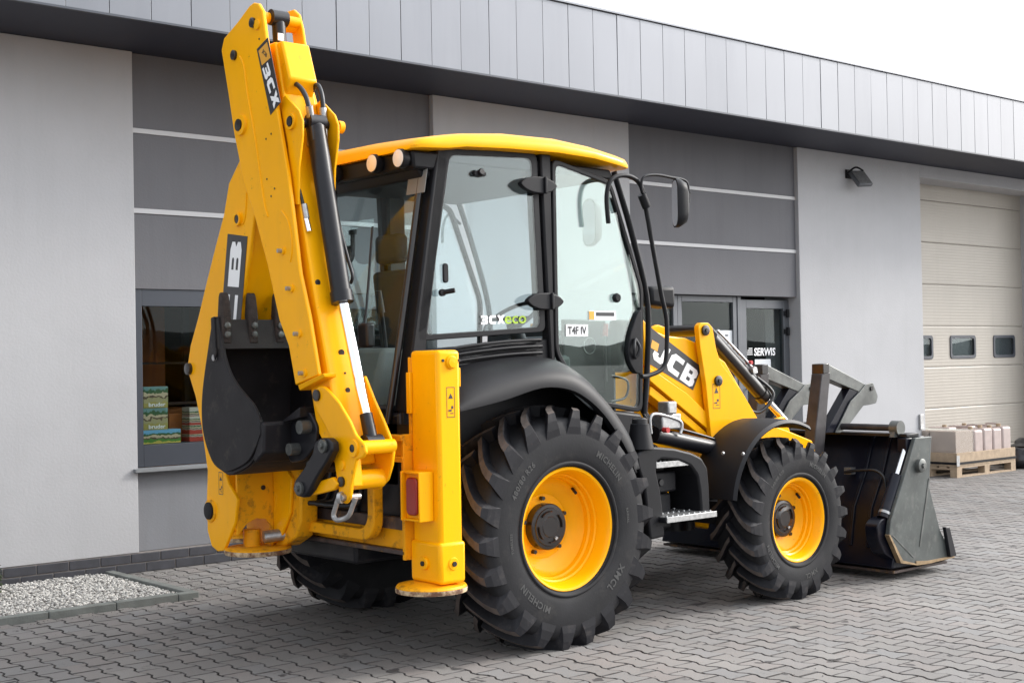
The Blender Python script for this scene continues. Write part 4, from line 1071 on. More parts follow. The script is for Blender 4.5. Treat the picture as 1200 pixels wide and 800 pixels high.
obj('instrument_pod', box(q[0]-.07, q[0]+.05, -.62, -.50, q[2]-.20, q[2]+.14), 'hose', cab, bevel=.03, seg=3)
q = at(709, 392, Y=-.55)
obj('lever', cyl((q[0], -.55, q[2]-.30), (q[0], -.55, q[2]), .010), 'hose', cab)
obj('lever_grip', cyl((q[0], -.55, q[2]-.01), (q[0]+.01, -.55, q[2]+.07), .020, .016), 'decalred', cab, smooth=60)
q = at(688, 405, Y=-.45)
obj('dial', lathe([(0, .055), (.006, .055), (.006, .049), (0, .049)], (q[0], -.47, q[2]), 'y', -1, 28, True), 'steel', cab, smooth=60)
obj('dash_panel', box(q[0]-.22, q[0]+.16, -.466, -.44, q[2]-.30, q[2]+.17), 'hose', cab, bevel=.01)
obj('grab_bar', tube([tuple(at(716, 440, Y=-.66)), tuple(at(735, 446, Y=-.66)), tuple(at(733, 465, Y=-.66)), tuple(at(716, 470, Y=-.66))], .008), 'hose', cab, smooth=60)
obj('coat_hook', join(box(-.60, -.58, .10, .16, 2.42, 2.45), box(-.60, -.58, .12, .14, 2.32, 2.45)), 'hose', cab)
obj('wiper', tube([tuple(Vector((-.76, -.33, 2.42))), tuple(Vector((-.86, -.40, 1.95))), tuple(Vector((-.90, -.42, 1.80)))], .008), 'hose', cab)
obj('wiper_motor', box(-.93, -.87, -.50, -.40, 1.72, 1.86), 'hose', cab, bevel=.015)
obj('loudspeaker', lathe([(0, 0), (0, .055), (-.02, .05), (-.03, 0)], (-.60, .15, 2.30), 'x', 1, 20), 'hose', cab, smooth=40)

# mirrors, their guard hoop and the forward lamp
YM = -.93
hp_ = [(713, 262), (711, 230), (717, 210), (735, 206), (750, 216), (756, 240), (765, 290), (775, 345), (781, 375), (781, 415), (776, 432), (760, 440), (752, 441)]
obj('mirror_hoop', tube([tuple(at(a, b, Y=YM)) for a, b in hp_], .0145, n=12, sm=5), 'blackplastic', cab, smooth=60)
mm = obj('mirror_arm', tube([tuple(at(a, b, Y=YM-.03)) for a, b in ((758, 236), (752, 222), (754, 208), (768, 205), (786, 208), (803, 212), (807, 224), (807, 238))], .009, n=10, sm=5), 'blackplastic', cab, smooth=60)
obj('clamp', cyl(tuple(at(752, 228, Y=YM-.02)), tuple(at(758, 243, Y=YM-.02)), .028), 'blackplastic', mm, smooth=40)
p = at(795, 238, Y=YM-.03)
def mirror_head(name, c, yaw_, hw, hh, parent, back='blackplastic', face='mirrorglass'):
    pl = rrect(0, 0, hw*2, hh*2, hw*.85, 6)
    ca, sa = math.cos(yaw_), math.sin(yaw_)
    def T(u, t, w): return (c[0]+u*(-sa)+t*ca, c[1]+u*ca+t*sa, c[2]+w)
    n = len(pl); v = []
    for t, k in ((-.022, 1.0), (0.0, 1.0), (.045, .82), (.06, .5)):
        v += [T(a*k, t, b*k) for a, b in pl]
    f = [tuple(range(n))]+[(r_*n+i, r_*n+(i+1) % n, (r_+1)*n+(i+1) % n, (r_+1)*n+i) for r_ in range(3) for i in range(n)]+[tuple(range(4*n-1, 3*n-1, -1))]
    hd = obj(name, (v, f), back, parent, smooth=50)
    obj('mirror_glass', ([T(a*.9, -.024, b*.93) for a, b in pl], [tuple(range(n))]), face, parent)
    return hd
mirror_head('mirror', p, R(-34), .085, .155, mm, face='mirrordark')
obj('mirror_pivot', cyl(tuple(at(807, 226, Y=YM-.03)), tuple(at(800, 240, Y=YM-.03)), .018), 'blackplastic', mm)
ml_ = obj('mirror_arm', tube([(.80, .82, 2.62), (.80, .95, 2.70), (.80, 1.02, 2.62), (.80, 1.03, 2.50)], .010), 'blackplastic', cab, smooth=60)
pz = at(693, 261, Y=.98)
mirror_head('mirror', (pz[0], .98, pz[2]), R(-12), .10, .19, ml_)  # left mirror placed as stand-in for the right one's reflection in the door
c0 = at(772, 347, Y=-.70)
obj('front_lamp', hexa([(c0[0]-.16, -.78, c0[2]-.06), (c0[0]+.06, -.80, c0[2]-.085), (c0[0]+.06, -.62, c0[2]-.085), (c0[0]-.16, -.64, c0[2]-.06), (c0[0]-.16, -.78, c0[2]+.06), (c0[0]+.06, -.80, c0[2]+.065), (c0[0]+.06, -.62, c0[2]+.065), (c0[0]-.16, -.64, c0[2]+.06)]), 'blackplastic', cab, bevel=.03, seg=3)

# ---------------------------------------------------------------- rear fenders
def fender(sg):
    y_in, y_out = sg*.775, sg*1.115
    inner = [(-.80, 1.43), (-.72, 1.53), (-.50, 1.615), (-.15, 1.655), (.10, 1.65), (.26, 1.585), (.40, 1.48), (.58, 1.34), (.72, 1.18), (.80, .98)]
    outer = [(-.745, 1.395), (-.66, 1.400), (-.45, 1.435), (-.129, 1.497), (.05, 1.480), (.20, 1.415), (.31, 1.330), (.42, 1.215), (.51, 1.09), (.57, .96)]
    outer = [(-.76, 1.385), (-.66, 1.400), (-.45, 1.435), (-.17, 1.495), (.04, 1.480), (.19, 1.415), (.31, 1.325), (.42, 1.205), (.51, 1.08), (.56, .97)]
    def dens(L):
        Q = smoothpath([(a, 0, b) for a, b in L], 4); return [(q.x, q.z) for q in Q]
    I, O = dens(inner), dens(outer)
    n = len(I); V, F = [], []
    rows = 9
    for i in range(n):
        (xi, zi), (xo, zo) = I[i], O[i]
        for j in range(rows):
            t = j/(rows-1)
            y = y_in+(y_out-y_in)*math.sin(t*PI/2)**.9 if j < rows-1 else y_out
            k = (1-math.cos(t*PI/2))
            V.append((xi+(xo-xi)*t, y, zi+(zo-zi)*k))
        V.append((xo, y_out, zo-.018)); V.append((xo*.985, sg*1.075, zo-.022))
        # underside
        for t in (.6, .3, 0):
            V.append((xi+(xo-xi)*t, y_in+(y_out-y_in)*math.sin(t*PI/2)*.95, zi+(zo-zi)*(1-math.cos(t*PI/2))-.035))
    m = rows+5
    for i in range(n-1):
        for j in range(m): F.append((i*m+j, i*m+(j+1) % m, (i+1)*m+(j+1) % m, (i+1)*m+j))
    F += [tuple(range(m)), tuple(range(n*m-1, (n-1)*m-1, -1))]
    return obj('rear_fender', (V, F), 'blackplastic', bh, smooth=50)
fender(-1); fender(1)
obj('inner_arch', prism([(-.85, 1.0), (-.80, 1.40), (-.5, 1.60), (.2, 1.58), (.55, 1.25), (.75, 1.0), (.60, .80), (.3, .60), (-.5, .60)], 'y', -.745, -.66), 'blackpaint', bh)
obj('inner_arch', prism([(-.85, 1.0), (-.80, 1.40), (-.5, 1.60), (.2, 1.58), (.55, 1.25), (.75, 1.0), (.60, .80), (.3, .60), (-.5, .60)], 'y', .66, .745), 'blackpaint', bh)

# ---------------------------------------------------------------- front fenders
for sg in (-1, 1):
    V, F = [], []
    cx, cz, r = 2.10, .56, .615
    n = 22
    for i in range(n+1):
        a = R(166-(166-70)*i/n)
        rr_ = r+.03*math.sin(PI*i/n)
        for yy, dr_ in ((.70, .0), (.72, .012), (.88, .016), (1.07, .010), (1.085, -.012), (1.08, -.02), (.88, -.002), (.70, -.014)):
            V.append((cx+(rr_+dr_)*math.cos(a), sg*yy, cz+(rr_+dr_)*math.sin(a)))
    m = 8
    for i in range(n):
        for j in range(m): F.append((i*m+j, i*m+(j+1) % m, (i+1)*m+(j+1) % m, (i+1)*m+j))
    F += [tuple(range(m)), tuple(range((n+1)*m-1, n*m-1, -1))]
    ff_ = obj('front_fender', (V, F), 'blackplastic', bh, smooth=50)
    if sg < 0:
        for px, py in ((856, 530), (877, 531)):
            p = at(px, py, X=1.56)
            obj('bolt', lathe([(0, 0), (0, .012), (.012, .010), (.014, 0)], (cx-r-.005+(.01 if px < 870 else .03), p[1], p[2]), 'x', -1, 10), 'steel', ff_)
    obj('fender_bracket', tube([(2.1, sg*.62, .95), (2.1, sg*.72, 1.16), (2.1, sg*.95, 1.17)], .02), 'blackpaint', ff_)

# ---------------------------------------------------------------- step unit between the wheels
hp0 = xz([(757, 632), (753, 600), (750, 570), (742, 545), (741, 533), (748, 526), (760, 523), (785, 525), (805, 530), (817, 536), (824, 548), (826, 570), (827, 602), (817, 602), (815, 575), (812, 556), (804, 545), (790, 539), (770, 537), (764, 541), (764, 552), (769, 575), (772, 600), (774, 628)], -1.0)
obj('step_housing', prism(roundpoly(hp0, .02), 'y', -1.04, -.76), 'blackplastic', bh, bevel=.018, seg=3)
obj('side_shell', prism(roundpoly([(.62, 1.06), (.62, .50), (.74, .47), (1.28, .50), (1.30, .95), (1.20, 1.08)], .05), 'y', -.70, -.62), 'blackplastic', bh, bevel=.02)
def step(x0, x1, z, y0, y1):
    s = obj('step', box(x0, x1, y0, y1, z-.03, z), 'blackplastic', bh, bevel=.008)
    obj('step_plate', box(x0+.01, x1-.01, y0-.004, y1-.02, z+.001, z+.006), 'steel', s)
    V = []
    bumps = []
    for i in range(9):
        for j in range(3):
            xx = x0+.03+(x1-x0-.06)*i/8; yy = y0+.02+(y1-y0-.06)*j/2
            bumps.append(cyl((xx, yy, z+.006), (xx, yy, z+.014), .009, .006, n=8))
    obj('step_studs', join(*bumps), 'steel', s)
    obj('step_edge', box(x0, x1, y0-.012, y0-.005, z-.028, z+.008), 'steel', s, bevel=.002)
step(.83, 1.20, .985, -1.02, -.80)
step(.83, 1.29, .655, -1.10, -.78)
bx_ = obj('battery_box', box(.80, 1.12, -.93, -.70, .79, .92), 'blackplastic', bh, bevel=.015)
obj('latch', lathe([(0, 0), (0, .025), (.012, .02), (.012, 0)], (.97, -.93, .855), 'y', -1, 16), 'hose', bx_)
obj('tool_box', box(.82, 1.10, -.90, -.70, .56, .78), 'blackplastic', bh, bevel=.015)
p = at(757, 515, Y=-.98)
obj('filler_neck', lathe([(0, .085), (.05, .075), (.13, .060), (.15, .058), (.155, .05), (.156, 0)], (.745, -.98, 1.08), 'z', 1, 28), 'blackplastic', bh, smooth=40)
obj('filler_cap', lathe([(0, .048), (.025, .048), (.035, .03), (.036, 0)], (.745, -.98, 1.235), 'z', 1, 24), 'hose', bh, smooth=40)

# ---------------------------------------------------------------- loader arms, levers and rams
def arm_pts(Y):
    return xz([(752, 372), (765, 386), (780, 393), (804, 396), (822, 404), (850, 424), (889, 492), (925, 505), (952, 516), (956, 528), (935, 548), (905, 545), (862, 512), (842, 500), (800, 458), (757, 428)], Y)
AY = -.56
la_poly = arm_pts(AY)
for sg in (-1, 1):
    a, b = (AY, AY+.12) if sg < 0 else (-AY-.12, -AY)
    la = obj('loader_arm', prism(la_poly, 'y', a, b), 'yellow', bh, bevel=.010, seg=3)
    fr_ = xz([(757, 430), (800, 460), (842, 500), (843, 512), (836, 512), (795, 478), (757, 446)], AY)
    obj('arm_flange', prism(fr_, 'y', a-.035 if sg < 0 else b-.08, a+.08 if sg < 0 else b+.035), 'yellow', la, bevel=.006)
    fr2 = xz([(760, 452), (800, 484), (840, 519), (838, 526), (796, 492), (758, 462)], AY)
    obj('arm_lower_web', prism(fr2, 'y', a-.02 if sg < 0 else b-.08, a+.08 if sg < 0 else b+.02), 'yellow', la, bevel=.006)
    # rear lever
    lv = xz([(817, 382), (820, 378), (829, 378), (834, 384), (838, 408), (843, 424), (868, 458), (889, 494), (864, 510), (852, 505), (846, 528), (842, 533), (836, 532), (833, 522), (826, 450), (819, 405)], AY-.05)
    lo, hi = (AY-.06, AY-.02) if sg < 0 else (-AY+.02, -AY+.06)
    le = obj('lever_plate', prism(roundpoly(lv, .015), 'y', lo, hi), 'yellow', la, bevel=.006)
    for px, py in ((826, 387), (841, 446), (840, 528)):
        q = at(px, py, Y=AY-.06)
        yo_ = lo if sg < 0 else hi
        obj('pin', join(lathe([(0, .036), (.014, .036), (.016, .030), (.017, 0)], (q[0], yo_, q[2]), 'y', sg, 20), lathe([(.017, 0), (.017, .014), (.024, .014), (.024, 0)], (q[0], yo_, q[2]), 'y', sg, 6)), 'hub', le, smooth=35)
    lv2 = xz([(785, 388), (788, 380), (795, 377), (803, 380), (806, 388), (806, 400), (786, 396)], AY)
    obj('inner_lever', prism([(x+.04, z-.012) for x, z in lv2], 'y', -.34 if sg < 0 else .30, -.30 if sg < 0 else .34), 'yellow', la, bevel=.006)
q0 = at(826, 387, Y=AY)
obj('lever_shaft', cyl((q0[0], AY-.02, q0[2]), (q0[0], .58, q0[2]), .042), 'hub', bh, smooth=40)
# JCB panel on the arm
dq = [(763, 384), (822, 430), (812, 457), (757, 424)]
DY_ = AY-.0015
dc = xz(dq, AY)
slab_on('decal', [(a, AY-.001, b) for a, b in dc], (0, -1, 0), .001, 'decal', bh)
ux = Vector((dc[1][0]-dc[0][0], 0, dc[1][1]-dc[0][1])); L_ = ux.length
uy = Vector((-ux.z, 0, ux.x)).normalized()
cc = Vector((sum(p[0] for p in dc)/4, AY-.003, sum(p[1] for p in dc)/4))
logo('decal_lettering', 'JCB', cc+ux.normalized()*.025-uy*.008, ux, uy, L_*.80, .135, 'white', bh, (0, -1, 0), .001, .12)
ca_ = xz([(764, 399), (770, 401), (768, 410), (762, 407)], AY)
slab_on('decal_badge', [(a, AY-.0025, b) for a, b in xz([(764, 398), (772, 403), (770, 412), (762, 407)], AY)], (0, -1, 0), .001, 'decaly', bh)
# warning stickers (outlined boxes with marks)
def warn(c, u, v, w, h, nrm, parent=bh):
    c, u, v = Vector(c), Vector(u).normalized(), Vector(v).normalized(); n = Vector(nrm)
    def P(a, b, t): return tuple(c+u*a+v*b+n*t)
    def quad(x0, x1, y0, y1, t): return [P(x0, y0, t), P(x1, y0, t), P(x1, y1, t), P(x0, y1, t)], [(0, 1, 2, 3)]
    e = .0035
    parts = [quad(-w/2, w/2, h/2-e, h/2, .001), quad(-w/2, w/2, -h/2, -h/2+e, .001), quad(-w/2, -w/2+e, -h/2+e, h/2-e, .001), quad(w/2-e, w/2, -h/2+e, h/2-e, .001)]
    t = w*.30
    tri = ([P(-t, h*.12, .001), P(t, h*.12, .001), P(0, h*.12+t*1.7, .001)], [(0, 1, 2)])
    parts += [tri, quad(-w*.3, w*.1, -h*.30, -h*.24, .001), quad(w*.05, w*.3, -h*.22, -h*.12, .001), quad(-w*.1, w*.3, -h*.38, -h*.35, .001)]
    obj('warning_sticker', join(*parts), 'decal', parent)
q = at(839.5, 464, Y=AY-.06)
warn((q[0], AY-.0605, q[2]), (1, 0, 0), (0, 0, 1), .075, .17, (0, -1, 0))
q = at(757, 464, Y=-.43)
warn((q[0], -.4225, q[2]), (1, 0, 0), (0, 0, 1), .075, .17, (0, -1, 0))
# lift ram low on the side
a0, b0 = at(766, 509, Y=-.74), at(853, 529, Y=-.74)
lr = obj('lift_ram', cyl(a0, b0, .052, n=28), 'blackpaint', bh, smooth=40)
d_ = (Vector(b0)-Vector(a0)).normalized()
obj('gland', cyl(Vector(b0)-d_*.02, Vector(b0)+d_*.03, .058, n=28), 'blackpaint', lr, smooth=40)
obj('rod', cyl(Vector(b0), Vector(b0)+d_*.35, .028), 'chrome', lr, smooth=40)
obj('feed_pipe', tube([tuple(Vector(a0)+Vector((.05, 0, .06))), tuple(Vector(a0)+d_*.3+Vector((0, 0, .075))), tuple(Vector(b0)+Vector((-.05, 0, .07)))], .009), 'hose', lr, smooth=60)
obj('valve_block', join(box(a0[0]+.02, a0[0]+.20, -.80, -.70, a0[2]+.03, a0[2]+.13), box(a0[0]+.06, a0[0]+.14, -.82, -.72, a0[2]+.13, a0[2]+.21)), 'steel', lr, bevel=.01)
obj('red_cap', cyl((a0[0]+.03, -.80, a0[2]+.03), (a0[0]+.03, -.84, a0[2]+.03), .018), 'decalred', lr)
obj('pipe_guard', tube([tuple(at(763, 508, Y=-.80)), tuple(at(762, 490, Y=-.80)), tuple(at(770, 485, Y=-.80)), tuple(at(795, 492, Y=-.80)), tuple(at(799, 500, Y=-.80)), tuple(at(797, 508, Y=-.80))], .011, n=10, sm=5), 'steel', lr, smooth=60)
for k in range(3):
    obj('hose', tube([tuple(at(748+3*k, 470, Y=-.62)), tuple(at(754+2*k, 485, Y=-.68)), tuple(at(764+5*k, 499+2*k, Y=-.74))], .011), 'hose', bh, smooth=60)
# dump rams from the lever heads to the front
for sg in (-1, 1):
    yy = AY+.06 if sg < 0 else -AY-.06
    yy = -.47 if sg < 0 else .30
    A0, B0 = Vector(at(833, 396, Y=-.47)), Vector(at(921, 494, Y=-.47))
    A0.y = B0.y = yy
    d_ = (B0-A0).normalized(); L_ = (B0-A0).length
    dr_ = obj('dump_ram', cyl(A0, A0+d_*L_*.66, .052, n=24), 'hub', bh, smooth=40)
    obj('ram_head', cyl(A0+d_*L_*.64, A0+d_*L_*.70, .060, n=24), 'hub', dr_, smooth=40)
    obj('rod', cyl(A0+d_*L_*.68, B0, .028), 'chrome', dr_, smooth=40)
    nrm_ = Vector((-d_.z, 0, d_.x)); nrm_ = nrm_ if nrm_.z > 0 else -nrm_
    for k in (0, 1):
        off = nrm_*(.075+.0*k)+Vector((0, -.03+.05*k, 0))
        obj('pipe', tube([tuple(A0+off*.9), tuple(A0+off+d_*L_*.3), tuple(A0+off+d_*L_*(.5+.25*k))], .010, n=8), 'chrome' if k == 0 else 'hose', dr_, smooth=60)
    cpos = A0+d_*L_*.45+nrm_*.06
    obj('pipe_clamp', cyl(cpos-Vector((0, .06, 0)), cpos+Vector((0, .06, 0)), .028, n=6), 'steel', dr_)
    rp = A0+d_*L_*.40+nrm_*.09
    obj('red_marker', cyl(rp-Vector((0, .05, 0)), rp-Vector((0, .0, 0)), .014), 'decalred', dr_)
    obj('hose', tube([tuple(A0+d_*L_*.55+nrm_*.07), tuple(A0+d_*L_*.70+nrm_*.03+Vector((0, -.07, 0))), tuple(A0+d_*L_*.66-nrm_*.16+Vector((0, -.05, 0))), tuple(A0+d_*L_*.50-nrm_*.20)], .013), 'hose', dr_, smooth=60)
    obj('hose_guard', tube([tuple(A0+nrm_*.12+Vector((0, .09, 0))), tuple(A0+nrm_*.13+d_*L_*.5+Vector((0, .09, 0))), tuple(A0+nrm_*.10+d_*L_*.62+Vector((0, .06, 0)))], .013), 'hose', dr_, smooth=60)
# front linkage behind the bucket
for sg in (-1, 1):
    obj('tipping_link', prism([(2.60, 1.17), (2.74, 1.19), (3.02, .60), (2.98, .50), (2.86, .52)], 'y', -.53 if sg < 0 else .49, -.49 if sg < 0 else .53), 'yellow', bh, bevel=.008)
    obj('loader_arm_nose', prism([(2.45, 1.02), (2.85, 1.02), (3.05, .50), (2.98, .26), (2.82, .30), (2.65, .70), (2.4, .86)], 'y', -.56 if sg < 0 else .44, -.44 if sg < 0 else .56), 'yellow', bh, bevel=.012)
obj('cross_tube', cyl((2.75, -.5, .62), (2.75, .5, .62), .07), 'yellow', bh, smooth=40)

# ---------------------------------------------------------------- clam bucket and folded forks
FY = -1.17
lb = obj('loader_bucket', prism([(3.54, 1.02), (3.62, 1.02), (3.50, .75), (3.36, .52), (3.34, .24), (3.90, .10), (3.90, .072), (3.16, .085), (3.20, .20), (3.26, .50), (3.42, .75)], 'y', -1.13, 1.13), 'navy', bh, bevel=.01)
side_px = [(1073, 513), (1092, 511), (1089, 570), (1102, 621), (1117, 652), (1086, 658), (1073, 661), (1056, 658), (1042, 627), (1044, 610), (1057, 568)]
side = xz(side_px, FY)
for yy in (FY, 1.135):
    sp_ = obj('side_plate', prism(side, 'y', yy, yy+.035), 'bucketside', lb, bevel=.005)
# scratches and rib on the near side plate, cutting edge, wear plate
def side_pt(px, py): 
    q = at(px, py, Y=FY); return (q[0], q[2])
obj('side_rib', prism([side_pt(1104, 617), side_pt(1109, 617), side_pt(1117, 650), side_pt(1110, 652)], 'y', FY-.03, FY), 'blackpaint', lb, bevel=.004)
obj('side_edge', prism([side_pt(1042, 626), side_pt(1057, 656), side_pt(1073, 660), side_pt(1073, 661.5), side_pt(1055, 659.5), side_pt(1041, 627)], 'y', FY-.008, FY+.03), 'brass', lb)
obj('side_edge', prism([side_pt(1073, 657), side_pt(1087, 656.5), side_pt(1117, 650.5), side_pt(1118, 652.5), side_pt(1087, 660), side_pt(1073, 662)], 'y', FY-.008, FY+.03), 'brass', lb)
obj('clam_joint', prism([side_pt(1088, 560), side_pt(1089.5, 561), side_pt(1079, 640), side_pt(1077, 640)], 'y', FY-.004, FY), 'greymetal', lb)
obj('crease', prism([side_pt(1045, 627), side_pt(1046, 626), side_pt(1071, 652), side_pt(1070, 653)], 'y', FY-.003, FY), 'greymetal', lb)
q = at(1077, 545, Y=FY)
obj('pivot_boss', join(lathe([(0, .050), (.03, .050), (.035, .04), (.036, 0)], (q[0], FY, q[2]), 'y', -1, 24), lathe([(.036, 0), (.036, .02), (.05, .02), (.05, 0)], (q[0], FY, q[2]), 'y', -1, 6)), 'greymetal', lb, smooth=35)
obj('cutting_edge', box(3.18, 3.885, -1.128, 1.128, .048, .068), 'steelworn', lb, bevel=.003)
obj('back_lip', box(3.38, 3.54, -1.13, 1.13, 1.021, 1.045), 'blackpaint', lb, bevel=.004)
# clam ram on the back of the bucket, near end
A0, B0 = Vector(at(1062, 527, Y=-1.10)), Vector(at(1035, 607, Y=-1.10))
A0.x -= .02
d_ = (B0-A0).normalized(); L_ = (B0-A0).length
cr = obj('clam_ram', cyl(A0+d_*L_*.38, B0, .045, n=24), 'navy', lb, smooth=40)
obj('rod', cyl(A0, A0+d_*L_*.40, .022), 'chrome', cr, smooth=40)
obj('ring', cyl(B0-d_*.05, B0-d_*.03, .047), 'steel', cr, smooth=40)
brk = xz([(1021, 616), (1026, 608), (1033, 605), (1043, 606), (1045, 622), (1050, 640), (1058, 655), (1042, 655), (1030, 648), (1023, 632)], -1.08)
obj('ram_bracket', prism(roundpoly(brk, .03), 'y', -1.128, -1.02), 'navy', lb, bevel=.012)
obj('ram_bracket', box(A0.x-.02, A0.x+.10, -1.13, -1.05, A0.z-.02, 1.015), 'navy', lb, bevel=.008)
hpts = [(1038, 570), (1035, 558), (1025, 551), (1005, 551), (990, 553)]
obj('bucket_hose', tube([tuple(Vector(at(a, b, X=3.30))+Vector((-.0, 0, 0))) for a, b in hpts], .012), 'hose', lb, smooth=60)
for px in (980, 1000):
    q = at(px, 530, X=3.05)
    obj('back_rib', prism([(3.56, 1.0), (3.52, 1.018), (3.40, .75), (3.245, .5), (3.19, .22), (3.24, .2)], 'y', q[1]-.012, q[1]+.012), 'navy', lb, bevel=.004)
obj('hose_clip', box(3.32, 3.38, at(994, 552, X=3.33)[1]-.03, at(994, 552, X=3.33)[1]+.03, .73, .78), 'steel', lb)
# tube along the bucket top with end collar
ya, yb = -1.02, .6
zt_, xt_ = 1.085, 3.40
ft_ = obj('fork_shaft', cyl((xt_, ya, zt_), (xt_, yb, zt_), .026), 'fork', lb, smooth=40)
obj('shaft_collar', join(cyl((xt_, ya-.05, zt_), (xt_, ya+.02, zt_), .055), prism([(xt_-.06, 1.02), (xt_+.06, 1.02), (xt_+.04, zt_), (xt_-.04, zt_)], 'y', ya-.03, ya+.01)), 'greymetal', ft_, smooth=40)
def fork(yc, sh):
    """flip over pallet fork folded back over the bucket; sh shifts along X"""
    def S(L): return [(x+sh, z) for x, z in L]
    def T(pts): return S(xz(pts, -.50))
    fk = obj('pallet_fork', prism(T([(957, 438), (967, 436), (964, 470), (957, 562), (945, 556), (950, 500)]), 'y', yc-.05, yc+.05), 'fork', lb, bevel=.006)
    obj('fork_beam', prism(T([(959, 428), (964, 426), (1014, 453), (1012, 461), (1008, 462), (965, 444)]), 'y', yc-.045, yc+.045), 'greymetal', fk, bevel=.005)
    obj('beam_end_cap', prism(T([(958, 426.5), (965, 425.5), (965, 437), (958, 438)]), 'y', yc-.054, yc+.054), 'hub', fk, bevel=.004)
    obj('fork_brace', prism(T([(991, 455), (1001, 458), (976, 507), (962, 507)]), 'y', yc-.04, yc+.04), 'navy', fk, bevel=.004)
    obj('hook_plate', prism(roundpoly(T([(1008, 450), (1016, 448), (1019, 456), (1022, 464), (1020, 472), (1012, 474), (1005, 475), (990, 495), (978, 507), (972, 507), (990, 470), (1000, 460)]), .015), 'y', yc-.055, yc-.042), 'greymetal', fk, bevel=.003)
    q = at(1014, 455, Y=-.50)
    obj('pin', cyl((q[0]+sh, yc-.065, q[2]), (q[0]+sh, yc+.06, q[2]), .018), 'hub', fk)
    return fk
fork(-.50, 0)
q = at(888, 430, Y=.02)
fork(.02, q[0]-at(961, 428, Y=-.50)[0]+.02)

# ---------------------------------------------------------------- rear frame and stabilisers
# stabiliser legs, pads just off the ground
def stabiliser(sg, lift=0.0):
    def Yr(a, b): return (min(sg*a, sg*b), max(sg*a, sg*b))
    ya, yb = Yr(.905, 1.15)
    z = lift
    leg = obj('stabiliser', box(-.935, -.782, ya, yb, .60+z, 1.695), 'yellow', bh, bevel=.022, seg=3)
    obj('collar', prism([(-.945, .47+z), (-.775, .47+z), (-.772, .69+z), (-.948, .69+z)], 'y', ya-.010, yb+.010), 'yellow', leg, bevel=.02, seg=3)
    obj('pad', lathe([(0, 0), (.0, .165), (.012, .188), (.030, .190), (.040, .183), (.055, .10), (.056, 0)], (-.885, (ya+yb)/2+.03*-sg, .415+z), 'z', 1, 48), 'yellow_worn', leg, smooth=35)
    obj('pad_rim', lathe([(.004, .182), (.006, .191), (.022, .1935), (.030, .191)], (-.885, (ya+yb)/2+.03*-sg, .413+z), 'z', 1, 48), 'rust', leg, smooth=60)
    for (x, y) in ((-.86, sg*1.162),):
        obj('collar_bolt', lathe([(-.03, 0.034), (.0, .034), (.004, .03), (.004, 0)], (x, y, .575+z), 'y', sg, 20), 'yellow', leg, smooth=40)
        obj('bolt_head', lathe([(.0, .014), (.010, .014), (.010, 0)], (x, y+sg*.003, .575+z), 'y', sg, 6), 'hose', leg)
    obj('collar_bolt', lathe([(-.03, .034), (0, .034), (.004, .03), (.004, 0)], (-.958, sg*1.03, .575+z), 'x', -1, 20), 'yellow', leg, smooth=40)
    obj('bolt_head', lathe([(.0, .014), (.010, .014), (.010, 0)], (-.961, sg*1.03, .575+z), 'x', -1, 6), 'hose', leg)
    obj('top_boss', lathe([(0, .036), (.010, .036), (.014, .030), (.022, .028), (.024, 0)], (-.845, sg*1.15, 1.63), 'y', sg, 28), 'yellow', leg, smooth=35)
    for dx in (-.055, .055):
        obj('screw', cyl((-.845+dx, sg*1.149, 1.64), (-.845+dx, sg*1.155, 1.64), .008, n=10), 'hose', leg)
    obj('guide_tab', box(-.781, -.765, ya+.02, yb-.02, 1.50, 1.60), 'yellow', leg, bevel=.004)
    obj('guide_tab', box(-.955, -.936, Yr(.895, .93)[0], Yr(.895, .93)[1], 1.36, 1.58), 'yellow', leg, bevel=.004)
    obj('front_edge_plate', box(-.93, -.79, Yr(.88, .904)[0], Yr(.88, .904)[1], .62+z, 1.66), 'yellow_worn', leg, bevel=.004)
    warn((-.852, sg*1.1505, 1.42), (1, 0, 0), (0, 0, 1), .055, .16, (0, sg, 0), leg)
    # lamp bracket on the rear face
    y0, y1 = Yr(.93, 1.10)
    br = obj('reflector_bracket', join(box(-1.03, -.937, y0, y0+.012, .80, 1.06), box(-1.03, -.937, y1-.012, y1, .80, 1.06), box(-1.02, -.937, y0+.012, y1-.012, 1.048, 1.06), box(-1.02, -.937, y0+.012, y1-.012, .80, .812), box(-1.00, -.985, y0+.012, y1-.012, .812, 1.048)), 'yellow', leg, bevel=.004)
    obj('reflector', prism(rrect((y0+y1)/2, .93, .095, .20, .03), 'x', -1.022, -1.001), 'redlens', br, bevel=.008, seg=3)
    return leg
stabiliser(-1); stabiliser(1, .10)
fr_ = obj('rear_frame', join(box(-.97, -.93, -.90, .90, .735, .80), box(-.985, -.93, -.90, .90, .605, .630)), 'steelworn', bh, bevel=.004)
obj('rail_web', box(-.955, -.935, -.90, .90, .631, .734), 'yellow_worn', fr_, bevel=.003)
obj('top_rail', join(box(-1.0, -.93, -.90, .90, 1.215, 1.245), box(-.99, -.94, -.90, .90, 1.10, 1.13)), 'yellow_worn', fr_, bevel=.004)
obj('top_rail_web', box(-.965, -.945, -.90, .90, 1.131, 1.214), 'yellow_worn', fr_)
obj('back_plate', box(-.92, -.90, -.88, .88, .60, 1.30), 'blackpaint', fr_)
obj('end_plate', box(-.985, -.78, -.903, -.880, .58, 1.25), 'yellow_worn', fr_, bevel=.004)
obj('end_plate', box(-.985, -.78, .880, .903, .58, 1.25), 'yellow_worn', fr_, bevel=.004)
cg = rrect(-.25, .98, .95, .62, .12, 5); ci = rrect(-.25, .98, .83, .50, .09, 5)
obj('carriage', ring_frame(cg, ci, 'x', -1.06, -.995), 'yellow_worn', bh, bevel=.008)
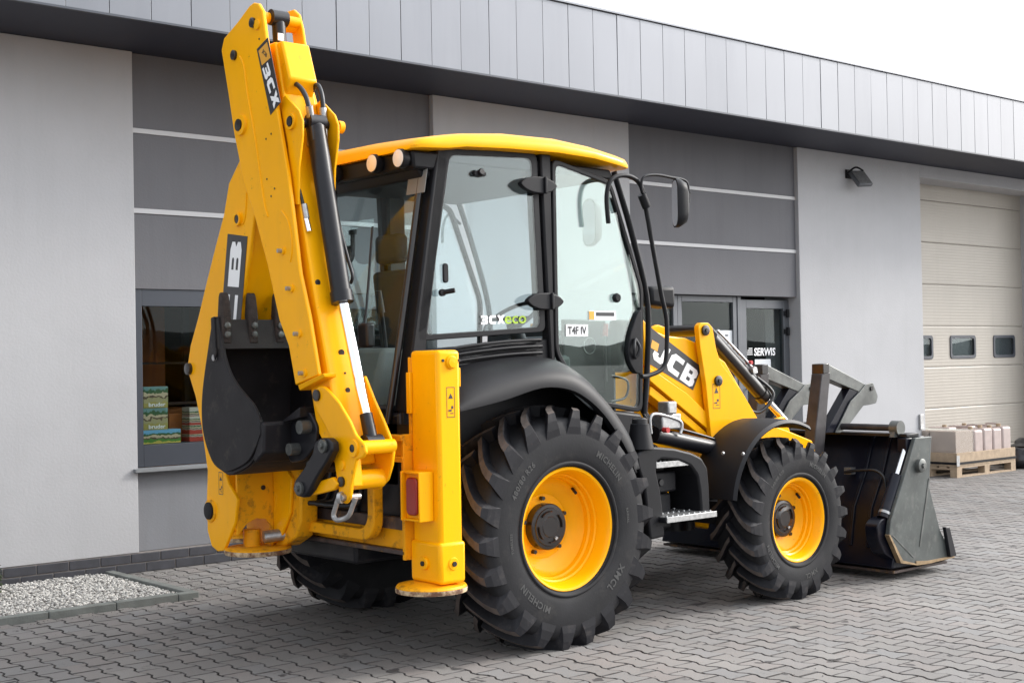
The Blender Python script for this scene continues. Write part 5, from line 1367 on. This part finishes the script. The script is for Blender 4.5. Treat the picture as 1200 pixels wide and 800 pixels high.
obj('carriage_plate', box(-1.055, -1.0, .10, .62, .66, 1.28), 'yellow_worn', bh, bevel=.01)
for k in range(5):
    yv = -.62+.08*k
    obj('hose', tube([(-.95, yv, 1.18), (-1.02, yv+.05, 1.02), (-1.01, yv+.12, .86), (-1.08, yv+.35, .84)], .014), 'hose', bh, smooth=60)
obj('valve_block', box(-1.0, -.93, -.30, .02, .86, 1.06), 'blackpaint', bh, bevel=.01)

# ---------------------------------------------------------------- backhoe, swung square across the rear: its plates lie in planes X = const
XN, XF = -1.42, -1.14
BL = [(283, 183), (290, 130), (312, 130), (314, 240), (299, 243), (292, 300), (284, 345), (276, 420), (270, 470), (274, 520), (278, 551), (278, 585), (275, 613), (262, 645), (255, 646), (248, 640), (243, 622), (242, 585), (243, 551), (236, 500), (229, 465), (219, 432), (223, 405), (232, 372), (242, 330), (252, 290), (262, 252), (268, 215)]
blp = yz(BL, XN)
for i_, (y_, z_) in {7: (.255, 1.70), 8: (.36, 1.42), 9: (.33, 1.15), 10: (.215, .96)}.items(): blp[i_] = (y_, z_)
boom = obj('boom', prism(blp, 'x', XN, XN+.022), 'yellow', bh, bevel=.006)
obj('boom_far_plate', prism(blp, 'x', XF-.022, XF), 'yellow', boom, bevel=.006)
webp = yz([(290, 130), (312, 130), (312, 240), (297, 243), (289, 300), (281, 345), (272, 420), (264, 470), (262, 520), (236, 500), (229, 465), (222, 432), (226, 405), (235, 372), (245, 330), (255, 290), (265, 252), (272, 215), (285, 183)], XN)
for i_, (y_, z_) in {6: (.285, 1.70), 7: (.39, 1.42), 8: (.37, 1.22)}.items(): webp[i_] = (y_, z_)
obj('boom_box', prism(webp, 'x', XN+.0221, XF-.0221), 'yellow', boom, bevel=.008)
# lower web with an arched opening, between the two foot plates
yl = float(at(277, 580, X=XN)[1])+.03
zt_, zb_ = float(at(277, 500, X=XN)[2]), float(at(277, 640, X=XN)[2])
xa, xb = XN+.0221, XF-.0221
arch = [(xa, zt_), (xa, zb_+.06), (xa+.02, zb_+.075), (xa+.06, zb_+.12), (xa+.12, zb_+.145), (xb-.05, zb_+.135), (xb-.02, zb_+.10), (xb, zb_+.06), (xb, zt_)]
obj('foot_web', prism(arch, 'y', yl, yl+.02), 'yellow_worn', boom, bevel=.003)
obj('foot_hole', cyl(((xa+xb)/2+.05, yl-.001, zb_+.32), ((xa+xb)/2+.05, yl-.006, zb_+.32), .014), 'hose', boom)
q = at(247, 598, X=XN)
obj('foot_pin', lathe([(0, .052), (.020, .050), (.022, .042), (.022, 0)], (XN, q[1], q[2]), 'x', -1, 28), 'blackplastic', boom, smooth=35)
obj('pin_ring', lathe([(0, .068), (.008, .066), (.010, .054), (.010, .05)], (XN, q[1], q[2]), 'x', -1, 28), 'yellow_worn', boom, smooth=35)
q = at(222, 432, X=XN)
obj('ram_pin', lathe([(0, .036), (.020, .034), (.022, .03), (.022, 0)], (XN, q[1]-.004, q[2]), 'x', -1, 24), 'hub', boom, smooth=35)
q = at(280, 257, X=XN)
obj('boom_boss', lathe([(0, .040), (.018, .038), (.018, .026), (.010, .026)], (XN, q[1], q[2]), 'x', -1, 24), 'yellow', boom, smooth=35)
obj('boom_pin', lathe([(0, .026), (.014, .026), (.016, .0)], (XN, q[1], q[2]), 'x', -1, 24), 'hub', boom, smooth=35)
# weld bead ridges
def weld(pts, X, parent, r=.005):
    P = [tuple(at(a, b, X=X)) for a, b in pts]
    obj('weld_ridge', tube(P, r, n=6, sm=3), 'yellow', parent, smooth=60)
weld([(289, 226), (288, 245), (285, 262), (276, 257)], XN-.001, boom)
q = at(259, 566, X=XN)
warn((XN-.0005, q[1], q[2]), (0, -1, 0), (0, 0, 1), .05, .13, (-1, 0, 0), boom)
# kingpost and its base between the carriage and the boom foot
kp = obj('kingpost', prism(yz([(300, 528), (345, 536), (352, 560), (352, 610), (346, 630), (332, 640), (300, 640)], XF), 'x', XF+.002, XF+.12), 'yellow_worn', bh, bevel=.012)
q = at(247, 598, X=XN)
obj('kingpost_cheek', prism(yz([(288, 545), (333, 540), (345, 560), (343, 600), (333, 628), (318, 641), (296, 640)], XF), 'x', XF-.02, XF+.0015), 'yellow', kp, bevel=.006)
cy_ = float(at(300, 645, X=-1.28)[1])
obj('kingpost_base', lathe([(0, 0), (0, .175), (.010, .19), (.030, .192), (.036, .18), (.037, 0)], (-1.255, cy_+.02, .548), 'z', 1, 40), 'yellow_worn', kp, smooth=35)
obj('base_rim', lathe([(-.002, .17), (.000, .190), (.018, .195), (.026, .193)], (-1.255, cy_+.02, .548), 'z', 1, 40), 'rust', kp, smooth=60)
obj('swing_pin', cyl((-1.26, cy_+.08, .58), (-1.26, cy_+.08, .68), .05), 'yellow_worn', kp, smooth=40)
obj('swing_ram', cyl((-1.24, cy_-.02, .64), (-1.0, cy_-.1, .66), .035), 'steel', kp, smooth=40)
# JCB decal on the boom, running upwards
dq = [(267, 274), (290, 277), (280.5, 398), (257.5, 398)]
D = [Vector(at(a, b, X=XN-.002)) for a, b in dq]
slab_on('decal', [tuple(p) for p in D], (-1, 0, 0), .0012, 'decal', boom)
ux = ((D[0]+D[1])/2-(D[2]+D[3])/2); L_ = ux.length; uy = Vector((0, 1, 0)) 
cc = sum(D, Vector())/4; cc.x = XN-.0036
logo('decal_lettering', 'CB', cc-ux.normalized()*.012, ux, (0, 1, .10), L_*.93, .128, 'white', boom, (-1, 0, 0), .001)

# dipper: outer near plate with its lettering, far plate, inner sliding box
A_ = [(264, 60), (267, 46), (283, 27), (297, 8), (302, 4), (307, 5), (312, 14), (316, 45), (320, 70), (331, 140), (342, 205), (356, 320), (367, 372), (378, 439), (351, 451), (343, 405), (332, 375), (318, 310), (300, 243), (290, 215), (284, 183), (279, 158), (272, 110)]
XA = XN-.026
dipper = obj('dipper', prism(yz(A_, XN), 'x', XA, XN-.002), 'yellow', bh, bevel=.006)
Dp = [(329, 42), (334, 24), (340, 14), (347, 12), (353, 18), (357, 34), (362, 68), (368, 105), (378, 142), (372, 150), (360, 110), (352, 78), (347, 52), (345, 36)]
fp = obj('dipper_far_plate', prism(yz(Dp, XF-.0), 'x', XF-.02, XF), 'yellow', dipper, bevel=.006)
hd = [tuple(at(a, b, X=XF-.02)) for a, b in ((346, 26), (340, 30))]
q = Vector(at(343, 30, X=XF-.03))
obj('head_boss', cyl((XF-.10, q.y, q.z), (XF-.02, q.y, q.z), .045), 'yellow', dipper, smooth=40)
# black ram head between the plates at the top
q0 = Vector(at(326, 22, X=-1.30)); q1 = Vector(at(328, 52, X=-1.30))
obj('ram_head', cyl(q0, q1, .038, n=20), 'blackpaint', dipper, smooth=40)
obj('ram_eye', cyl((-1.35, q0.y, q0.z), (-1.25, q0.y, q0.z), .045), 'blackpaint', dipper, smooth=40)
obj('ram_label', box(-1.335, -1.30, q1.y-.04, q1.y-.036, q1.z+.01, q1.z+.05), 'white', dipper)
obj('head_pin', cyl((XN-.02, q0.y+.02, q0.z), (XF-.02, q0.y+.02, q0.z), .03), 'yellow', dipper, smooth=40)
# inner box, sliding inside; its outer face looks to the right side
XB0, XB1 = -1.395, -1.19
face = [(322, 49), (330, 100), (338, 150), (352, 240), (368, 340), (384, 430), (396, 505), (402, 545)]
fyz = yz(face, XB0)
back = [(y+.20, z) for y, z in fyz[::-1]]
back[0] = (fyz[-1][0]+.06, fyz[-1][1]-.02)
inner = obj('inner_dipper', prism(fyz+back, 'x', XB0, XB1), 'yellow', dipper, bevel=.010, seg=3)
# rounded stiffening shell on the upper part
up = yz([(320, 50), (326, 47), (331, 70), (340, 105), (333, 130), (328, 100)], XB0)
obj('top_cover', prism([(fyz[0][0]-.045, fyz[0][1]), (fyz[1][0]-.06, fyz[1][1]+.03), (fyz[1][0]-.005, fyz[1][1]-.06), (fyz[0][0]+.1, fyz[0][1]-.2), (fyz[0][0]+.1, fyz[0][1])], 'x', XB0+.015, XB1-.012), 'yellow', inner, bevel=.012, seg=3)
# ram ears with pins
ear = [(330, 120), (337, 112), (346, 122), (353, 130), (357, 142), (357, 160), (353, 195), (352, 240), (345, 240), (340, 170)]
for k, X in enumerate((XB0-.016, XB1+.002)):
    e_ = yz(ear, XB0)
    ep = obj('ram_ear', prism(e_, 'x', X, X+.014), 'yellow', inner, bevel=.004)
q = at(345, 143, X=XB0)
obj('ear_boss', lathe([(0, .045), (.014, .043), (.014, .030)], (XB0-.016, q[1], q[2]), 'x', -1, 24), 'yellow', inner, smooth=35)
obj('ear_pin', cyl((XB0-.034, q[1], q[2]), (XB1+.07, q[1], q[2]), .026), 'hub', inner, smooth=40)
obj('ear_pin_cap', cyl((XB1+.07, q[1], q[2]), (XB1+.10, q[1], q[2]), .034), 'yellow', inner, smooth=40)
# long edge of the far side, lower
for (a, b, m_) in (((357, 255), (361, 272), 'chrome'), ((355, 240), (358, 256), 'steel')):
    p0_, p1_ = Vector(at(*a, X=XB0+.02)), Vector(at(*b, X=XB0+.02)); p0_.y -= .012; p1_.y -= .012
    obj('grease_pipe', cyl(p0_, p1_, .016), m_, inner, smooth=40)
p_ = [tuple(Vector(at(a, b, X=XB0+.015))+Vector((0, -.012, 0))) for a, b in ((341, 178), (345, 200), (350, 225), (355, 245))]
obj('hose', tube(p_, .010), 'hose', inner, smooth=60)
for px, py, r_ in ((362, 332, .016), (404, 413, .018), (409, 457, .014), (406, 437, .006)):
    q = at(px, py, X=XB0+.03 if px < 380 else XB0+.10)
    yy = np.interp(q[2], [p[1] for p in fyz[::-1]], [p[0] for p in fyz[::-1]])
    obj('hole', cyl((q[0], yy-.003, q[2]), (q[0], yy+.004, q[2]), r_), 'hub', inner)
# wear pad bolts and bosses on the near plate
for px, py in ((331, 294), (341, 338), (350, 391), (356, 437)):
    q = at(px, py, X=XA)
    b_ = obj('wear_pad_boss', lathe([(0, .022), (.008, .020), (.008, 0)], (XA, q[1]-.008, q[2]), 'x', -1, 16), 'yellow', dipper, smooth=35)
    obj('bolt', cyl((XA-.002, q[1], q[2]), (XA-.030, q[1]+.004, q[2]), .012, n=6), 'steel', b_)
for px, py in ((275, 65), (297, 27)):
    q = at(px, py, X=XA)
    obj('pin', lathe([(0, .028), (.014, .028), (.016, .024), (.016, 0)], (XA, q[1], q[2]), 'x', -1, 20), 'hub', dipper, smooth=35)
q = at(302, 29, X=XA)
obj('boss', lathe([(0, .030), (.010, .028), (.012, 0)], (XA, q[1], q[2]), 'x', -1, 20), 'yellow', dipper, smooth=35)
q = at(282, 147, X=XA)
obj('pivot_boss', lathe([(0, .060), (.014, .056), (.016, .040), (.016, .03)], (XA, q[1]-.012, q[2]), 'x', -1, 28), 'yellow', dipper, smooth=35)
obj('pivot_pin', lathe([(0, .036), (.020, .034), (.022, 0)], (XA, q[1], q[2]), 'x', -1, 24), 'hub', dipper, smooth=35)
weld([(281, 66), (286, 78), (290, 110), (297, 150), (304, 200), (310, 240), (314, 254)], XA-.001, dipper)
weld([(330, 247), (337, 258), (341, 275), (342, 295), (340, 307)], XA-.001, dipper)
for px, py in ((304, 46), (313, 210), (322, 221), (318, 230), (318, 157), (312, 163)):
    q = at(px, py, X=XA)
    obj('screw_hole', cyl((XA-.001, q[1], q[2]), (XA-.0025, q[1], q[2]), .006, n=10), 'hub', dipper)
# lower end of the near plate: curved flange
q0, q1 = Vector(at(352, 451, X=XA)), Vector(at(379, 439, X=XA))
obj('end_flange', hexa([(XA, q0.y+.01, q0.z-.03), (XA, q1.y-.01, q1.z-.012), (XB0+.02, q1.y-.01, q1.z-.012), (XB0+.02, q0.y+.01, q0.z-.03), (XA-.010, q0.y+.01, q0.z), (XA-.010, q1.y-.012, q1.z+.008), (XB0+.02, q1.y-.012, q1.z+.008), (XB0+.02, q0.y+.01, q0.z)]), 'yellow', dipper, bevel=.004)
# model lettering decal on the near plate
dq = [(301, 58), (314, 44), (329, 120), (317, 135)]
D = [Vector(at(a, b, X=XA-.001)) for a, b in dq]
slab_on('decal', [tuple(p) for p in D], (-1, 0, 0), .0012, 'decal', dipper)
bq = [(303, 60), (313, 49.5), (317, 68), (307, 77)]
slab_on('decal_badge', [tuple(Vector(at(a, b, X=XA-.0025))) for a, b in bq], (-1, 0, 0), .001, 'decaly', dipper)
lettering('badge_lettering', 'JCB', Vector(at(310, 63, X=XA-.0037)), Vector(at(314, 69, X=XA))-Vector(at(306, 58, X=XA)), Vector(at(314, 56, X=XA))-Vector(at(306, 70, X=XA)) if False else (0, -.3, .5), .06, .045, 'decal', dipper, bold=.03, nrm=(-1, 0, 0), lift=.001)
ux = Vector(at(325, 122, X=XA))-Vector(at(311, 75, X=XA)); uy = Vector((0, -1, .25))
logo('decal_lettering', '3CX', Vector(at(317.5, 100, X=XA-.0025)), ux, Vector((0, -1, .10)), ux.length*.98, .070, 'white', dipper, (-1, 0, 0), .001, -.25)

# bucket ram lying along the dipper
XR = -1.275
A0, B0, C0 = Vector(at(370, 150, X=XR)), Vector(at(400, 345, X=XR)), Vector(at(436, 520, X=XR))
ram = obj('bucket_ram', cyl(A0, B0, .053, n=32), 'blackpaint', bh, smooth=40)
d1 = (B0-A0).normalized()
obj('gland', cyl(B0-d1*.015, B0+d1*.045, .060, n=32), 'blackpaint', ram, smooth=40)
obj('rod', cyl(B0, C0, .0285, n=28), 'chrome', ram, smooth=40)
d2 = (C0-B0).normalized()
obj('rod_end', join(cyl(C0-d2*.16, C0, .034, .036), cyl((XR-.05, C0.y, C0.z), (XR+.05, C0.y, C0.z), .050)), 'blackpaint', ram, smooth=40)
obj('tail_eye', join(cyl(A0-d1*.05, A0+d1*.02, .036, .053), cyl((XR-.05, A0.y, A0.z+.03), (XR+.05, A0.y, A0.z+.03), .042)), 'blackpaint', ram, smooth=40)
hA = [(330, 104), (336, 99), (345, 98), (353, 104), (359, 115), (362, 126)]
obj('hose', tube([tuple(Vector(at(a, b, X=-1.33))) for a, b in hA], .014, n=10), 'hose', ram, smooth=60)
hB = [(366, 107), (369, 101), (373, 101), (377, 112), (379, 130)]
obj('hose', tube([tuple(Vector(at(a, b, X=-1.21))) for a, b in hB], .014, n=10), 'hose', ram, smooth=60)
obj('hose_fitting', cyl(at(362, 124, X=-1.33), at(364, 137, X=-1.31), .020), 'steel', ram, smooth=40)
obj('hose_fitting', cyl(at(378.5, 127, X=-1.21), at(379, 138, X=-1.21), .020), 'steel', ram, smooth=40)
hC = [(379, 138), (383, 175), (389, 215), (397, 260), (407, 300), (413, 322), (411, 332)]
obj('feed_pipe', tube([tuple(Vector(at(a, b, X=-1.20))) for a, b in hC], .009, n=8), 'hose', ram, smooth=60)
hD = [(364, 137), (366, 150), (368, 165)]
obj('feed_pipe', tube([tuple(Vector(at(a, b, X=-1.31))) for a, b in hD], .018, n=8), 'hose', ram, smooth=60)
obj('valve_block', box(XR-.03, XR+.06, A0.y-.03, A0.y+.05, A0.z-.10, A0.z+.0), 'steel', ram, bevel=.008)

# lug plates at the dipper foot
G_ = [(430, 440), (442, 470), (452, 492), (460, 512), (464, 528), (462, 545), (457, 562), (447, 573), (440, 572), (432, 560), (424, 540), (415, 500), (410, 460)]
XG = -1.17
lg_ = obj('lug_plate', prism(yz(G_, XG), 'x', XG-.018, XG), 'yellow', dipper, bevel=.006)
F_ = [(372, 458), (377, 452), (382, 452), (388, 457), (400, 471), (413, 493), (420, 509), (430, 520), (432, 530), (428, 536), (421, 538), (418, 552), (415, 566), (414, 582), (409, 590), (403, 588), (400, 572), (396, 545), (393, 517), (384, 497), (375, 482), (371, 470)]
XL = -1.41
nl_ = obj('lug_plate', prism(roundpoly(yz(F_, XL), .01), 'x', XL-.02, XL), 'yellow', dipper, bevel=.006)
for px, py, r_ in ((372, 463, .030), (414.5, 525, .020), (401, 564, .026)):
    q = at(px, py, X=XL-.02)
    obj('pin', lathe([(0, r_), (.012, r_), (.013, r_*.8), (.013, 0)], (XL-.02, q[1], q[2]), 'x', -1, 20), 'hub', nl_, smooth=35)
q = at(414.5, 525, X=XL-.02)
obj('boss', lathe([(0, .045), (.010, .043), (.010, .02)], (XL-.02, q[1], q[2]), 'x', -1, 24), 'yellow', nl_, smooth=35)
q = at(401, 545, X=XL-.02)
obj('boss', lathe([(0, .026), (.008, .024), (.010, 0)], (XL-.02, q[1], q[2]), 'x', -1, 20), 'yellow', nl_, smooth=35)
q = Vector(at(404, 563, X=XL))
obj('cross_tube', cyl((XL, q.y, q.z), (XG-.018, q.y, q.z), .050, n=28), 'yellow', dipper, smooth=40)
q = Vector(at(415, 525, X=XL))
obj('cross_pin', cyl((XL, q.y, q.z), (XG, q.y, q.z), .036, n=28), 'yellow', dipper, smooth=40)
obj('dipper_foot', prism(yz([(396, 500), (404, 500), (412, 540), (414, 570), (404, 572), (398, 545)], XL), 'x', XL+.001, XL+.06), 'yellow', dipper, bevel=.006)
# tipping levers and black link
tl = obj('tipping_lever', prism(yz([(366, 575), (372, 566), (398, 558), (404, 566), (400, 573), (385, 577), (370, 580)], XL), 'x', XL-.045, XL-.021), 'yellow', bh, bevel=.006)
XK = -1.50
kl = yz([(346, 522), (352, 514), (360, 513), (366, 518), (368, 528), (360, 550), (352, 568), (357, 578), (350, 586), (344, 582), (343, 572), (344, 560), (350, 545)], XK)
kl = yz([(368, 518), (375, 513), (383, 513), (388, 518), (389, 528), (382, 541), (370, 560), (362, 575), (355, 583), (347, 581), (343, 573), (345, 563), (356, 548), (366, 530)], XK)
lk = obj('bucket_link', prism(roundpoly(kl, .012), 'x', XK, XK+.05), 'blackpaint', bh, bevel=.010, seg=3)
for px, py in ((379.5, 522.5), (352, 572)):
    q = at(px, py, X=XK)
    obj('pin', join(lathe([(0, .034), (.014, .034), (.016, .028), (.016, 0)], (XK, q[1], q[2]), 'x', -1, 20), lathe([(.016, .016), (.028, .016), (.028, 0)], (XK, q[1], q[2]), 'x', -1, 6)), 'greymetal', lk, smooth=35)
# towing shackle
sa = [(401, 578), (397, 582), (394, 592), (391, 604), (396, 609), (404, 605), (409, 594), (413, 583)]
sk_ = obj('shackle', tube([tuple(Vector(at(a, b, X=XL-.03))+Vector((.02*(i > 4), 0, 0))) for i, (a, b) in enumerate(sa)], .013, n=10), 'steel', bh, smooth=60)
obj('shackle_pin', cyl(at(399, 583, X=XL-.05), at(421, 581, X=XL+.08), .017), 'steel', sk_, smooth=40)
obj('shackle_nut', cyl(at(397, 583, X=XL-.05), at(401, 583, X=XL-.04), .030, n=12), 'steel', sk_, smooth=40)

# ---------------------------------------------------------------- digging bucket, curled up against the dipper
XS, XE = -1.585, -.985
outer = yz([(249, 371), (244, 405), (238, 448), (236, 478), (238, 508), (247, 537), (258, 548), (268, 552), (288, 542), (298, 527), (305, 508)], XS)
O3 = [(p.x, p.z) for p in smoothpath([(a, 0, b) for a, b in outer], 4)]
inn = yz([(303, 490), (296, 475), (288, 465), (278, 453), (268, 436), (261, 413), (257, 388), (255, 371)], XS)
I3 = [(p.x, p.z) for p in smoothpath([(a, 0, b) for a, b in inn], 4)]
bk = obj('digging_bucket', prism(O3+I3, 'x', XS, XS+.022), 'bucket', bh, bevel=.004)
obj('side_plate', prism(O3+I3, 'x', XE-.022, XE), 'bucket', bk, bevel=.004)
# shell between the side plates
def offset_line(L, d):
    out_ = []
    for i, p in enumerate(L):
        a = Vector(L[max(i-1, 0)]); b = Vector(L[min(i+1, len(L)-1)]); t = (b-a).normalized(); out_.append((p[0]-t.y*d, p[1]+t.x*d))
    return out_
O4 = O3[1:]
In4 = offset_line(O4, .016)
m_in = sum((Vector(a)-Vector(b)).length for a, b in zip(In4, [(sum(p[0] for p in O3)/len(O3), sum(p[1] for p in O3)/len(O3))]*len(In4)))
# shell outer (black) and dirty inner lining
obj('shell', prism(O4+In4[::-1], 'x', XS+.012, XE-.012), 'bucket', bk, smooth=40)
In5 = offset_line(O4, .0175); In6 = offset_line(O4, .022)
obj('shell_lining', prism(In5+In6[::-1], 'x', XS+.0228, XE-.0228), 'bucketin', bk, smooth=40)
# lip plate facing the dipper side
lt, lbm = at(262, 374, X=XS+.03), at(262, 409, X=XS+.03)
y_l = float(at(250, 373, X=XS)[1])
lipp = [(y_l-.005, lt[2]), (y_l-.05, lt[2]), (y_l-.075, lbm[2]), (y_l-.055, lbm[2]), (y_l-.01, lbm[2]+.02)]
lip = obj('lip', prism(lipp, 'x', XS-.004, XE+.004), 'bucketin', bk, bevel=.004)
obj('side_cutter', prism([(y_l+.006, lt[2]+.01), (y_l-.028, lt[2]+.015), (y_l-.050, lbm[2]-.02), (y_l-.030, lbm[2]-.06), (y_l+.004, lbm[2]+.02)], 'x', XS-.014, XS-.001), 'bucket', bk, bevel=.004)
q = at(252, 419, X=XS)
obj('side_bolt', lathe([(0, .020), (.012, .018), (.014, 0)], (XS, q[1], q[2]), 'x', -1, 12), 'steel', bk, smooth=40)
for k, X in enumerate((XS+.045, XS+.215, XS+.385, XS+.555)):
    zt_ = lt[2]+.155; yb_ = y_l-.052
    tooth = [(yb_-.022, lbm[2]+.03), (yb_-.024, lt[2]+.02), (yb_-.004, zt_-.03), (yb_+.012, zt_), (yb_+.026, zt_-.03), (yb_+.040, lt[2]+.02), (yb_+.03, lt[2]-.02), (yb_+.0, lbm[2]+.03)]
    # keep clear of the lip plate: tooth body in front, jaw behind
    th = obj('tooth', prism(tooth, 'x', X-.029, X+.029), 'teeth', bk, bevel=.010, seg=2)
    for zz in (lt[2]-.035, lt[2]-.085):
        t_ = (lt[2]-zz)/(lt[2]-lbm[2]); yf = yb_-.024
        obj('bolt', lathe([(0, .019), (.010, .019), (.012, .014), (.012, 0)], (X, yf+.002, zz), 'y', -1, 8), 'greymetal', th, smooth=30)
# hinge side: top plate, ears and hoses
q0 = at(304, 496, X=XS); q1 = at(304, 508, X=XS)
obj('hinge_beam', prism([(q0[1]+.01, q0[2]+.01), (q0[1]-.035, q0[2]-.0), (q0[1]-.03, q1[2]-.10), (q0[1]+.06, q1[2]-.16), (q0[1]+.09, q1[2]-.14), (q0[1]+.02, q1[2]-.02)], 'x', XS+.005, XE-.005), 'bucket', bk, bevel=.012, seg=3)
for X in (-1.40, -1.20):
    ey = [(q0[1]+.02, q0[2]+.02), (q0[1]-.06, q0[2]+.05), (q0[1]-.22, q0[2]+.06), (q0[1]-.29, q0[2]-.02), (q0[1]-.27, q0[2]-.12), (q0[1]-.15, q0[2]-.20), (q0[1]-.02, q0[2]-.22), (q0[1]+.04, q0[2]-.14)]
    obj('hinge_ear', prism(roundpoly(ey, .03), 'x', X-.012, X+.012), 'blackpaint', bk, bevel=.006)
for (dy, dz, r_) in ((-.21, -.02, .036), (-.10, -.14, .032)):
    obj('hinge_pin', cyl((-1.47, q0[1]+dy, q0[2]+dz), (-1.14, q0[1]+dy, q0[2]+dz), r_), 'greymetal', bk, smooth=40)
for px, py in ((363, 546),):
    q = at(px, py, X=-1.47)
    obj('link_pin', join(cyl((-1.475, q[1], q[2]), (-1.42, q[1], q[2]), .028), cyl((-1.42, q[1], q[2]), (-1.15, q[1], q[2]), .040)), 'blackpaint', bk, smooth=40)
obj('gusset', hexa([(-1.46, q0[1]-.03, q0[2]+.0), (-1.30, q0[1]-.03, q0[2]+.0), (-1.30, q0[1]-.20, q0[2]+.03), (-1.46, q0[1]-.20, q0[2]+.03), (-1.46, q0[1]-.03, q0[2]+.012), (-1.30, q0[1]-.03, q0[2]+.012), (-1.30, q0[1]-.20, q0[2]+.085), (-1.46, q0[1]-.20, q0[2]+.085)]), 'bucket', bk, bevel=.004)
